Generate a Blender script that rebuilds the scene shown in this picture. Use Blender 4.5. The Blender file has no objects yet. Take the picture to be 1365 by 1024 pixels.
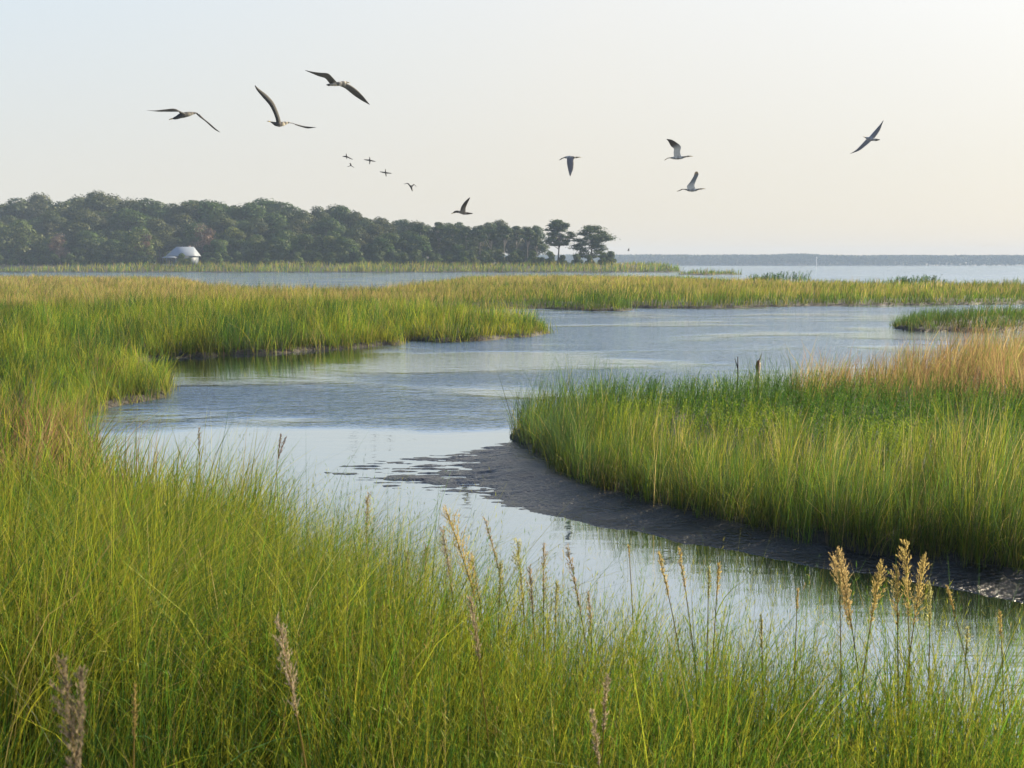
import bpy, math, random
import numpy as np
from mathutils import Vector, kdtree

R = math.radians
rng = np.random.default_rng(11)
random.seed(5)
scene = bpy.context.scene
COL = scene.collection

# ------------------------------------------------------------------ camera model
CAM_H = 2.5
F = 1300.0                      # focal length in pixels of a 1365 px wide frame
HOR = 352.0
PITCH = math.atan((512 - HOR) / F)
CP, SP = math.cos(PITCH), math.sin(PITCH)


def gx(px, Y, z=0.0):
    """world X of a point seen in column px at ground distance Y."""
    return (px - 682.5) / F * (Y * CP + (CAM_H - z) * SP)


def ydist(py, z=0.0):
    t = (512 - py) / F
    dz = t * CP - SP
    dy = CP + t * SP
    return (z - CAM_H) / dz * dy


def at(px, py, dist):
    """world point on the sight line of (px,py) at camera depth dist."""
    a, b = (px - 682.5) / F, (512 - py) / F
    return Vector((a * dist, (CP + b * SP) * dist, CAM_H + (b * CP - SP) * dist))


def pxof(X, Y, z=0.0):
    return 682.5 + X * F / (Y * CP + (CAM_H - z) * SP)


def poly(pts):
    return np.array([(gx(p, y), y) for p, y in pts])


# ------------------------------------------------------------------ noise
def _hash(ix, iy, s):
    n = (ix.astype(np.int64) * 374761393 + iy.astype(np.int64) * 668265263 + s * 1442695041) & 0x7fffffff
    n = ((n ^ (n >> 13)) * 1274126177) & 0x7fffffff
    n = (n ^ (n >> 16)) & 0xffff
    return n / 65535.0


def vnoise(x, y, s=0):
    x = np.asarray(x, float); y = np.asarray(y, float)
    ix, iy = np.floor(x), np.floor(y)
    fx, fy = x - ix, y - iy
    fx = fx * fx * (3 - 2 * fx); fy = fy * fy * (3 - 2 * fy)
    a, b = _hash(ix, iy, s), _hash(ix + 1, iy, s)
    c, d = _hash(ix, iy + 1, s), _hash(ix + 1, iy + 1, s)
    return (a * (1 - fx) + b * fx) * (1 - fy) + (c * (1 - fx) + d * fx) * fy


def fbm(x, y, s=0, o=4):
    v = 0; a = 0.5; t = 0
    for i in range(o):
        v = v + a * vnoise(x * 2 ** i, y * 2 ** i, s + i * 17); t += a; a *= 0.5
    return v / t


def sstep(a, b, x):
    t = np.clip((x - a) / (b - a), 0, 1)
    return t * t * (3 - 2 * t)


# ------------------------------------------------------------------ land outlines (column, distance)
y = ydist
MARSH_A = poly([(3600, .9), (2300, 2.4), (1800, 3.1), (1450, 3.7), (1365, 3.95), (1100, 4.1), (950, 4.35), (800, 4.7), (600, 5.3), (500, 5.8),
                (430, 6.6), (400, 7.1), (300, 8.2), (200, 9.3), (140, 10.4), (112, 12), (108, 14.5), (118, 16.2), (150, y(543)),
                (190, y(535)), (222, y(529)), (232, 19.4), (222, 20.6), (195, 21.8), (160, 23.3), (166, 24.9), (228, y(478)),
                (320, y(474)), (380, y(470)), (430, y(467)), (500, y(462)), (535, y(460)), (541, 30.8), (520, 31.5), (548, 32.1), (585, y(456.5)),
                (640, y(454.5)), (700, y(450)), (730, y(447.5)), (738, 35.6), (722, 37.5), (690, 40), (640, 44), (560, 49),
                (560, 52), (640, 54), (720, 55), (790, 52.5), (834, y(415)), (838, 54), (841, 56.5), (880, y(411)), (960, y(411)), (1040, y(409.5)),
                (1110, y(408)), (1200, y(407)), (1365, y(406)), (1700, 60), (2600, 62),
                (2600, 101), (1600, 101), (1365, 101), (1150, 105), (1060, 112), (1000, 118), (900, 150), (750, 165), (620, 150),
                (545, 96), (500, 81), (350, 80), (285, 95), (240, 140), (0, 155), (-1200, 160), (-2600, 120), (-2600, 3), (-900, -6), (1000, -8), (3600, -6)])
MARSH_A[-3:] = [(-14, -8), (3, -8), (8, -4)]
BANK_B = poly([(690, 14.1), (712, y(603)), (735, y(632)), (765, y(650)), (800, y(662)), (880, y(683)), (960, y(703)), (1050, y(724)), (1150, y(744)), (1250, y(760)),
               (1365, y(772)), (1600, y(800)), (2100, 6.2), (2100, 40), (1600, 33), (1400, 28), (1300, 25), (1200, 21.3), (1060, 18.3), (1000, 17.5), (830, 16.9),
               (730, 16.7), (697, 15.9)])
ISLE_E = poly([(1190, 38.2), (1215, y(441.5)), (1300, y(442)), (1400, 36.5), (1700, 37), (1700, 50), (1500, 48), (1340, 46), (1240, 43.5), (1200, 41)])
LAND_D = poly([(-2600, 290), (-900, 292), (0, 296), (400, 294), (700, 296), (860, 294), (898, 298), (908, 308), (890, 325), (850, 345), (836, 420), (700, 500), (-2600, 500)])
ISLET_F = poly([(905, 228), (945, 224), (980, 228), (990, 236), (950, 246), (905, 240)])
LANDS = [MARSH_A, BANK_B, ISLE_E, LAND_D, ISLET_F]


def sd_poly(P, V):
    """signed distance, positive inside."""
    out = np.full(len(P), -1e9)
    lo, hi = V.min(0) - 30, V.max(0) + 30
    m = np.where(((P >= lo) & (P <= hi)).all(1))[0]
    if len(m) == 0: return out
    out[m] = -30
    Q = P[m]
    d2 = np.full(len(Q), 1e18); ins = np.zeros(len(Q), bool)
    for a, b in zip(V, np.roll(V, -1, 0)):
        e = b - a; w = Q - a
        t = np.clip((w @ e) / max(e @ e, 1e-12), 0, 1)
        r = w - t[:, None] * e
        d2 = np.minimum(d2, (r * r).sum(1))
        c = (a[1] > Q[:, 1]) != (b[1] > Q[:, 1])
        if abs(e[1]) > 1e-12:
            ins ^= c & (Q[:, 0] < (Q[:, 1] - a[1]) / e[1] * e[0] + a[0])
    out[m] = np.where(ins, 1, -1) * np.sqrt(d2)
    return out


def warp(P):
    amp = 0.05 + 0.010 * np.clip(np.hypot(P[:, 0], P[:, 1]), 0, 60)
    f = 1.0 / (amp * 4.0)
    d = np.round(np.log2(f) * 2) / 2
    f = 0.9
    n1 = fbm(P[:, 0] * f, P[:, 1] * f, 3, 4) - .5
    n2 = fbm(P[:, 0] * f + 31, P[:, 1] * f, 4, 4) - .5
    return P + np.stack([n1, n2], 1) * (amp * 2.4)[:, None]


def sd_land(P, V):
    return sd_poly(warp(P), V)


def land_height(P, sd):
    Y = P[:, 1]
    w = 0.10 + 0.004 * np.clip(Y, 0, 200)
    z = np.where(sd > 0, 0.11 * sstep(0, 1, sd / w) + 0.16 * sstep(0.3, 2.5, sd), np.maximum(-0.9, sd * 0.45) - 0.03)
    z = z + np.where(sd > 0, (fbm(P[:, 0] * 1.3, Y * 1.3, 9) - .5) * 0.12, 0)
    z = z + np.where(sd > 0, sstep(300, 330, Y) * 2.0 + sstep(405, 470, Y) * 6.0 * sstep(700, 560, pxof(P[:, 0], np.maximum(Y, 1))), 0)
    return z


# ------------------------------------------------------------------ mesh builder
class MB:
    def __init__(s): s.v = []; s.q = []; s.c = []; s.n = 0

    def add(s, v, q, c):
        v = np.asarray(v, np.float32).reshape(-1, 3)
        q = np.asarray(q, np.int64).reshape(-1, 4)
        c = np.asarray(c, np.float32)
        if c.ndim == 1: c = np.tile(c, (len(v), 1))
        s.v.append(v); s.q.append(q + s.n); s.c.append(c); s.n += len(v)

    def build(s, name, mat, parent=None, smooth=False):
        V = np.concatenate(s.v); Q = np.concatenate(s.q); C = np.concatenate(s.c)
        me = bpy.data.meshes.new(name)
        me.vertices.add(len(V)); me.vertices.foreach_set('co', V.ravel())
        tri = Q[:, 3] == Q[:, 2]
        cnt = np.where(tri, 3, 4)
        keep = np.ones(Q.shape, bool); keep[tri, 3] = False
        loops = Q[keep]
        me.loops.add(len(loops)); me.loops.foreach_set('vertex_index', loops.astype(np.int32))
        me.polygons.add(len(Q))
        st = np.concatenate([[0], np.cumsum(cnt)[:-1]])
        me.polygons.foreach_set('loop_start', st.astype(np.int32))
        if smooth: me.polygons.foreach_set('use_smooth', np.ones(len(Q), bool))
        a = me.color_attributes.new('Col', 'FLOAT_COLOR', 'POINT')
        a.data.foreach_set('color', np.concatenate([C, np.ones((len(C), 1), np.float32)], 1).astype(np.float32).ravel())
        me.materials.append(mat)
        me.update(calc_edges=True); me.validate()
        o = bpy.data.objects.new(name, me); COL.objects.link(o)
        if parent: o.parent = parent
        return o


def tag(o, label=None, cat=None, group=None, kind=None):
    if label: o['label'] = label
    if cat: o['category'] = cat
    if group: o['group'] = group
    if kind: o['kind'] = kind
    return o


def empty(name, loc, rz=0, s=1):
    o = bpy.data.objects.new(name, None); COL.objects.link(o)
    o.location = loc; o.rotation_euler = (0, 0, rz); o.scale = (s, s, s) if not isinstance(s, tuple) else s
    return o


def tube(mb, pts, rad, n=7, col=(.1, .1, .1), cap=True):
    pts = [Vector(p) for p in pts]
    rings = []
    N = len(pts)
    for i, p in enumerate(pts):
        t = (pts[min(i + 1, N - 1)] - pts[max(i - 1, 0)])
        if t.length < 1e-9: t = Vector((0, 0, 1))
        t.normalize()
        a = t.cross(Vector((0, 1, 0.13)));
        if a.length < 1e-4: a = t.cross(Vector((1, 0, 0)))
        a.normalize(); b = t.cross(a)
        r = rad[i]
        if not isinstance(r, tuple): r = (r, r)
        rings.append([p + a * (math.cos(2 * math.pi * k / n) * r[0]) + b * (math.sin(2 * math.pi * k / n) * r[1]) for k in range(n)])
    v = [q for r in rings for q in r]; f = []
    for i in range(N - 1):
        for k in range(n):
            f.append((i * n + k, i * n + (k + 1) % n, (i + 1) * n + (k + 1) % n, (i + 1) * n + k))
    if cap:
        v.append(pts[0]); v.append(pts[-1]); c0, c1 = len(v) - 2, len(v) - 1
        for k in range(n):
            f.append((c0, (k + 1) % n, k, k)); f.append((c1, (N - 1) * n + k, (N - 1) * n + (k + 1) % n, (N - 1) * n + (k + 1) % n))
    mb.add([tuple(q) for q in v], f, col)


# ------------------------------------------------------------------ materials
def mat(name):
    m = bpy.data.materials.new(name); m.use_nodes = True
    nt = m.node_tree; nt.nodes.clear()
    out = nt.nodes.new('ShaderNodeOutputMaterial')
    return m, nt, out


def leaf_mat(name, trans=0.35, gloss=0.05, rough=0.45):
    m, nt, out = mat(name)
    L = nt.links.new
    at_ = nt.nodes.new('ShaderNodeVertexColor'); at_.layer_name = 'Col'
    d = nt.nodes.new('ShaderNodeBsdfDiffuse'); t = nt.nodes.new('ShaderNodeBsdfTranslucent'); g = nt.nodes.new('ShaderNodeBsdfGlossy')
    g.inputs['Roughness'].default_value = rough
    g.inputs['Color'].default_value = (.8, .8, .8, 1)
    mx = nt.nodes.new('ShaderNodeMixShader'); mx.inputs[0].default_value = trans
    m2 = nt.nodes.new('ShaderNodeMixShader'); m2.inputs[0].default_value = gloss
    L(at_.outputs[0], d.inputs[0])
    gm = nt.nodes.new('ShaderNodeGamma'); gm.inputs[1].default_value = 0.85
    L(at_.outputs[0], gm.inputs[0]); L(gm.outputs[0], t.inputs[0])
    L(d.outputs[0], mx.inputs[1]); L(t.outputs[0], mx.inputs[2])
    L(mx.outputs[0], m2.inputs[1]); L(g.outputs[0], m2.inputs[2])
    L(m2.outputs[0], out.inputs[0])
    return m


def solid_mat(name, rough=0.7, bump=0.0, scale=8.0, color=None, var=0.25, metallic=0.0):
    m, nt, out = mat(name)
    L = nt.links.new
    p = nt.nodes.new('ShaderNodeBsdfPrincipled'); p.inputs['Roughness'].default_value = rough; p.inputs['Metallic'].default_value = metallic
    n = nt.nodes.new('ShaderNodeTexNoise'); n.inputs['Scale'].default_value = scale; n.inputs['Detail'].default_value = 6
    tc = nt.nodes.new('ShaderNodeTexCoord'); L(tc.outputs['Object'], n.inputs['Vector'])
    mr = nt.nodes.new('ShaderNodeMapRange'); mr.inputs[3].default_value = 1 - var; mr.inputs[4].default_value = 1 + var
    L(n.outputs[0], mr.inputs[0])
    vm = nt.nodes.new('ShaderNodeVectorMath'); vm.operation = 'SCALE'
    if color is None:
        a = nt.nodes.new('ShaderNodeVertexColor'); a.layer_name = 'Col'; L(a.outputs[0], vm.inputs[0])
    else:
        vm.inputs[0].default_value = color
    L(mr.outputs[0], vm.inputs['Scale']); L(vm.outputs[0], p.inputs['Base Color'])
    if bump:
        b = nt.nodes.new('ShaderNodeBump'); b.inputs['Strength'].default_value = bump; b.inputs['Distance'].default_value = 0.03
        L(n.outputs[0], b.inputs['Height']); L(b.outputs[0], p.inputs['Normal'])
    L(p.outputs[0], out.inputs[0])
    return m


M_GRASS = leaf_mat('grass_blades', 0.42, 0.012, 0.5)
M_LEAF = leaf_mat('tree_leaves', 0.22, 0.02, 0.55)
M_PLUME = leaf_mat('seed_plume', 0.45, 0.0)
M_BARK = solid_mat('bark', 0.9, 0.4, 6)
M_FEATHER = solid_mat('feathers', 0.75, 0.0, 30, var=0.15)
M_PAINT = solid_mat('white_paint', 0.6, 0, 3, var=0.06)
M_GLASS = solid_mat('dark_glass', 0.1, 0, 2, color=(.02, .025, .03), var=.1)
M_WOOD = solid_mat('weathered_wood', 0.85, 0.4, 20)


def soil_material():
    m, nt, out = mat('marsh_soil'); L = nt.links.new
    p = nt.nodes.new('ShaderNodeBsdfPrincipled'); p.inputs['Roughness'].default_value = .75
    tc = nt.nodes.new('ShaderNodeTexCoord')
    n = nt.nodes.new('ShaderNodeTexNoise'); n.inputs['Scale'].default_value = 3; n.inputs['Detail'].default_value = 8
    L(tc.outputs['Object'], n.inputs['Vector'])
    cr = nt.nodes.new('ShaderNodeValToRGB')
    cr.color_ramp.elements[0].position = .3; cr.color_ramp.elements[0].color = (.006, .005, .003, 1)
    cr.color_ramp.elements[1].position = .7; cr.color_ramp.elements[1].color = (.024, .017, .010, 1)
    L(n.outputs[0], cr.inputs[0]); L(cr.outputs[0], p.inputs['Base Color'])
    b = nt.nodes.new('ShaderNodeBump'); b.inputs['Strength'].default_value = .8; b.inputs['Distance'].default_value = .05
    n2 = nt.nodes.new('ShaderNodeTexNoise'); n2.inputs['Scale'].default_value = 14; n2.inputs['Detail'].default_value = 6
    L(tc.outputs['Object'], n2.inputs['Vector']); L(n2.outputs[0], b.inputs['Height']); L(b.outputs[0], p.inputs['Normal'])
    L(p.outputs[0], out.inputs[0]); return m


def mud_material():
    m, nt, out = mat('wet_mud'); L = nt.links.new
    p = nt.nodes.new('ShaderNodeBsdfPrincipled')
    tc = nt.nodes.new('ShaderNodeTexCoord')
    n = nt.nodes.new('ShaderNodeTexNoise'); n.inputs['Scale'].default_value = 2.2; n.inputs['Detail'].default_value = 9
    L(tc.outputs['Object'], n.inputs['Vector'])
    cr = nt.nodes.new('ShaderNodeValToRGB')
    cr.color_ramp.elements[0].position = .3; cr.color_ramp.elements[0].color = (.006, .0062, .006, 1)
    cr.color_ramp.elements[1].position = .7; cr.color_ramp.elements[1].color = (.026, .026, .027, 1)
    L(n.outputs[0], cr.inputs[0]); L(cr.outputs[0], p.inputs['Base Color'])
    mr = nt.nodes.new('ShaderNodeMapRange'); mr.inputs[1].default_value = .35; mr.inputs[2].default_value = .65
    mr.inputs[3].default_value = -.10; mr.inputs[4].default_value = .14
    L(n.outputs[0], mr.inputs[0]); 
    ge = nt.nodes.new('ShaderNodeNewGeometry'); sz = nt.nodes.new('ShaderNodeSeparateXYZ'); L(ge.outputs['Position'], sz.inputs[0])
    mz = nt.nodes.new('ShaderNodeMapRange'); mz.inputs[1].default_value = .0; mz.inputs[2].default_value = .07; mz.inputs[3].default_value = .16; mz.inputs[4].default_value = .42
    L(sz.outputs[2], mz.inputs[0])
    ad = nt.nodes.new('ShaderNodeMath'); L(mz.outputs[0], ad.inputs[0]); L(mr.outputs[0], ad.inputs[1])
    L(ad.outputs[0], p.inputs['Roughness'])
    n2 = nt.nodes.new('ShaderNodeTexNoise'); n2.inputs['Scale'].default_value = 22; n2.inputs['Detail'].default_value = 8
    L(tc.outputs['Object'], n2.inputs['Vector'])
    b = nt.nodes.new('ShaderNodeBump'); b.inputs['Strength'].default_value = .9; b.inputs['Distance'].default_value = .04
    L(n2.outputs[0], b.inputs['Height']); L(b.outputs[0], p.inputs['Normal'])
    L(p.outputs[0], out.inputs[0]); return m


def water_material():
    m, nt, out = mat('tidal_water'); L = nt.links.new
    N = nt.nodes.new
    p = N('ShaderNodeBsdfPrincipled')
    tc = N('ShaderNodeTexCoord')
    sep = N('ShaderNodeSeparateXYZ'); L(tc.outputs['Object'], sep.inputs[0])

    def noise(sx, sy, detail=3, rough=.5, dist=0.0, rot=0.0):
        mp = N('ShaderNodeMapping'); mp.inputs['Scale'].default_value = (sx, sy, 1); mp.inputs['Rotation'].default_value = (0, 0, rot)
        n = N('ShaderNodeTexNoise'); n.inputs['Scale'].default_value = 1; n.inputs['Detail'].default_value = detail
        n.inputs['Roughness'].default_value = rough; n.inputs['Distortion'].default_value = dist
        L(tc.outputs['Object'], mp.inputs[0]); L(mp.outputs[0], n.inputs['Vector'])
        return n.outputs[0]

    def mrange(src, a, b, c, d):
        r = N('ShaderNodeMapRange'); r.interpolation_type = 'SMOOTHSTEP'
        r.inputs[1].default_value = a; r.inputs[2].default_value = b; r.inputs[3].default_value = c; r.inputs[4].default_value = d
        L(src, r.inputs[0]); return r.outputs[0]

    def math_(op, a, b):
        n = N('ShaderNodeMath'); n.operation = op
        for i, q in enumerate((a, b)):
            if isinstance(q, (int, float)): n.inputs[i].default_value = q
            else: L(q, n.inputs[i])
        return n.outputs[0]
    # patches where the wind roughens the surface; calm lee by the mud and the near reeds
    gust = noise(.10, .22, 4, .55, .4)
    wind = mrange(gust, .40, .56, .18, 1.0)
    yj = math_('ADD', sep.outputs[1], math_('MULTIPLY', math_('SUBTRACT', noise(.25, .25, 3), .5), 3.0))
    mid = mrange(yj, 14.3, 16.0, 0.0, 1.0)
    wind = math_('MULTIPLY', wind, mid)
    lee = mrange(sep.outputs[0], -5.0, -1.2, .02, 1.0)      # sheltered water under the left bank
    near_y = mrange(sep.outputs[1], 20, 30, 0, 1)
    lee = math_('MAXIMUM', lee, mrange(sep.outputs[1], 31, 40, 0, 1))
    lee = math_('MAXIMUM', lee, mrange(sep.outputs[1], 22, 19, 0, 1))
    wind = math_('MULTIPLY', wind, lee)
    # slow lines of ripples in the near channel
    nearr = math_('MULTIPLY', mrange(sep.outputs[1], 6.6, 4.8, 0, 1), mrange(sep.outputs[0], -.6, .9, 0, 1))
    h1 = noise(7, 16, 3, .6, .3, .1)
    h2 = noise(2.2, 4.5, 3, .6, .2, -.12)
    h3 = noise(2.6, 13.0, 2, .5, .6, -.16)
    hw = math_('ADD', math_('MULTIPLY', h1, .055), math_('MULTIPLY', h2, .12))
    hw = math_('MULTIPLY', hw, wind)
    hn = math_('MULTIPLY', math_('MULTIPLY', h3, .0085), nearr)
    base = math_('MULTIPLY', noise(1.6, 4.0, 3), .0042)
    h = math_('ADD', math_('ADD', hw, hn), base)
    b = N('ShaderNodeBump'); b.inputs['Strength'].default_value = 1; b.inputs['Distance'].default_value = 1.0
    L(h, b.inputs['Height']); rr = mrange(wind, 0, 1, .02, .09)
    # silty body under a strong grazing mirror
    df = N('ShaderNodeBsdfDiffuse'); df.inputs[0].default_value = (.016, .021, .018, 1)
    gl = N('ShaderNodeBsdfGlossy'); gl.inputs[0].default_value = (.87, .95, 1, 1); L(rr, gl.inputs['Roughness']); L(b.outputs[0], gl.inputs['Normal'])
    lw = N('ShaderNodeLayerWeight'); L(b.outputs[0], lw.inputs['Normal'])
    fac = math_('ADD', math_('MULTIPLY', math_('POWER', lw.outputs['Facing'], 2.0), .64), .35)
    mxs = N('ShaderNodeMixShader'); L(fac, mxs.inputs[0]); L(df.outputs[0], mxs.inputs[1]); L(gl.outputs[0], mxs.inputs[2])
    L(mxs.outputs[0], out.inputs[0]); nt.nodes.remove(p); return m


M_SOIL = soil_material(); M_MUD = mud_material(); M_WATER = water_material()

# ------------------------------------------------------------------ terrain sheet
TH = np.linspace(R(-62), R(62), 760)
RR = 0.8 * np.exp(np.arange(0, 1175) * 0.00693)
RR = RR[RR < 1760]
rg, tg = np.meshgrid(RR, TH, indexing='ij')
P = np.stack([(rg * np.sin(tg)).ravel(), (rg * np.cos(tg)).ravel()], 1)
Pw = warp(P)
sd = np.full(len(P), -1e9)
for V in LANDS: sd = np.maximum(sd, sd_poly(Pw, V))
sd = np.clip(sd, -30, 60)
z = land_height(P, sd)
far = sstep(1590, 1680, P[:, 1] + (fbm(P[:, 0] * .004, P[:, 1] * .004, 21) - .5) * 60)
z = np.where(far > 0, -0.5 + far * (12 + 2 * fbm(P[:, 0] * .003, P[:, 1] * .003, 22)), z)
nr, nth = len(RR), len(TH)
i = np.arange(nr - 1)[:, None] * nth + np.arange(nth - 1)[None, :]
Q = np.stack([i, i + 1, i + nth + 1, i + nth], -1).reshape(-1, 4)
mb = MB(); mb.add(np.column_stack([P, z]), Q, (.05, .04, .03))
o = mb.build('ground', M_SOIL, smooth=True); tag(o, kind='structure')

mb = MB()
mb.add([(-1650, -30, 0), (1650, -30, 0), (1650, 1755, 0), (-1650, 1755, 0)], [(0, 1, 2, 3)], (0, 0, 0))
o = mb.build('water', M_WATER); tag(o, kind='structure')

# mud flat of the right bank
MUD = poly([(640, y(597)), (560, y(607)), (470, y(617)), (420, y(626)), (470, y(642)), (560, y(657)), (640, y(668)), (700, y(681)), (800, y(702)), (950, y(730)), (1100, y(757)), (1250, y(782)),
            (1365, y(808)), (1700, y(860)), (1700, y(800)), (1365, y(740)), (1050, y(690)), (800, y(620)), (690, y(586))])
gxs = np.arange(-2.9, 5.2, .022); gys = np.arange(5.6, 14.9, .03)
Xg, Yg = np.meshgrid(gxs, gys)
Pm = np.stack([Xg.ravel(), Yg.ravel()], 1)
n1 = fbm(Pm[:, 0] * 1.6, Pm[:, 1] * 1.1, 41, 5) - .5
n2 = fbm(Pm[:, 0] * 1.6, Pm[:, 1] * 1.1, 43, 5) - .5
sm = sd_poly(Pm + np.stack([n1, n2], 1) * .30, MUD)
sb = sd_land(Pm, BANK_B)
pxm = pxof(Pm[:, 0], Pm[:, 1])
tong = sstep(740, 620, pxm)                     # the low tongue that only just breaks the surface
body = np.where(sm > 0, .006 + .10 * sstep(0, 1.3, sm), np.maximum(-.3, sm * .22))
streak = fbm(Pm[:, 0] * 3.2 + Pm[:, 1] * .8, Pm[:, 1] * 13, 45, 6)
low = np.where(sm > 0, -.112 + .205 * streak + .03 * sstep(0, .6, sm) - .026 * sstep(680, 520, pxm), np.maximum(-.3, -.03 + sm * .25) + .05 * (streak - .5))
zm = body * (1 - tong) + np.where(sm > -.3, low * .30, low) * tong
zm = zm + (fbm(Pm[:, 0] * 9, Pm[:, 1] * 9, 47, 4) - .5) * .010 + (fbm(Pm[:, 0] * 3, Pm[:, 1] * 3, 48, 3) - .5) * .012
zm = np.where(sb > .25, zm - .4 * sstep(.25, .6, sb), zm)
ny, nx = Xg.shape
i = np.arange(ny - 1)[:, None] * nx + np.arange(nx - 1)[None, :]
Q = np.stack([i, i + 1, i + nx + 1, i + nx], -1).reshape(-1, 4)
Q = Q[zm[Q].max(1) > -.05]
mb = MB(); mb.add(np.column_stack([Pm, zm]), Q, (.03, .03, .03))
o = mb.build('mud', M_MUD, smooth=True); tag(o, kind='structure')

# ------------------------------------------------------------------ grass
FRESH = np.array((.062, .132, .009)); DEEP = np.array((.018, .054, .007)); YELL = np.array((.195, .205, .014))
TAN = np.array((.25, .185, .06)); RUST = np.array((.185, .105, .048)); STRAW = np.array((.34, .265, .095)); BLUE = np.array((.034, .074, .022))


def lerp(a, b, t): return a + (b - a) * t


def blades(mb, P3, H, W, lean_az, lean, curl, cb, ct, L=4, face=None):
    """ribbons: root P3, height H, width W, leaning by `lean` (fraction of height) towards lean_az, colours root->tip."""
    n = len(P3)
    if n == 0: return
    t = np.linspace(0, 1, L)
    dirv = np.stack([np.cos(lean_az), np.sin(lean_az)], 1)
    if face is None: face = rng.uniform(0, 2 * np.pi, n)
    side = np.stack([np.cos(face), np.sin(face)], 1)
    v = np.zeros((n, L, 2, 3), np.float32); c = np.zeros((n, L, 2, 3), np.float32)
    for k, s in enumerate(t):
        off = (lean * s + curl * s ** 2.6) * H
        up = H * (s - .30 * curl * s ** 3)
        wd = W * (1.0 - .92 * s ** 1.6) * .5
        cen = np.column_stack([P3[:, 0] + dirv[:, 0] * off, P3[:, 1] + dirv[:, 1] * off, P3[:, 2] + up])
        v[:, k, 0, :] = cen; v[:, k, 1, :] = cen
        v[:, k, 0, :2] -= side * wd[:, None]; v[:, k, 1, :2] += side * wd[:, None]
        c[:, k] = lerp(cb, ct * 1.16, s ** .9)[:, None, :]  # tip gain paints lit tops into the colour; root tint is its own
    base = np.arange(n)[:, None] * (2 * L)
    q = np.concatenate([np.stack([base + 2 * k, base + 2 * k + 1, base + 2 * k + 3, base + 2 * k + 2], -1) for k in range(L - 1)], 1).reshape(-1, 4)
    mb.add(v.reshape(-1, 3), q, c.reshape(-1, 3))


def scatter(V, K, d0, d1, tmax=R(40), cut=None):
    """points in an outline with density K/d^2 per square metre."""
    n = int(K * 2 * tmax * math.log(d1 / d0))
    th = rng.uniform(-tmax, tmax, n); d = d0 * np.exp(rng.uniform(0, math.log(d1 / d0), n))
    P = np.stack([d * np.sin(th), d * np.cos(th)], 1)
    s = sd_land(P, V)
    m = s > .02
    P, s = P[m], s[m]
    if cut is not None:
        m = cut(P, s); P, s = P[m], s[m]
    return P, s


def palette(n, cols, wts, jit=.18):
    w = np.asarray(wts, float)
    if w.ndim == 1: w = np.tile(w, (n, 1))
    w = w / w.sum(1, keepdims=True)
    r = rng.random(n)[:, None]
    k = (np.cumsum(w, 1) < r).sum(1).clip(0, len(cols) - 1)
    c = np.stack(cols)[k]
    return c * rng.lognormal(0, jit, (n, 1)) * rng.lognormal(0, .06, (n, 3))


def ground_z(P, s): return land_height(P, s) - .02


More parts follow.
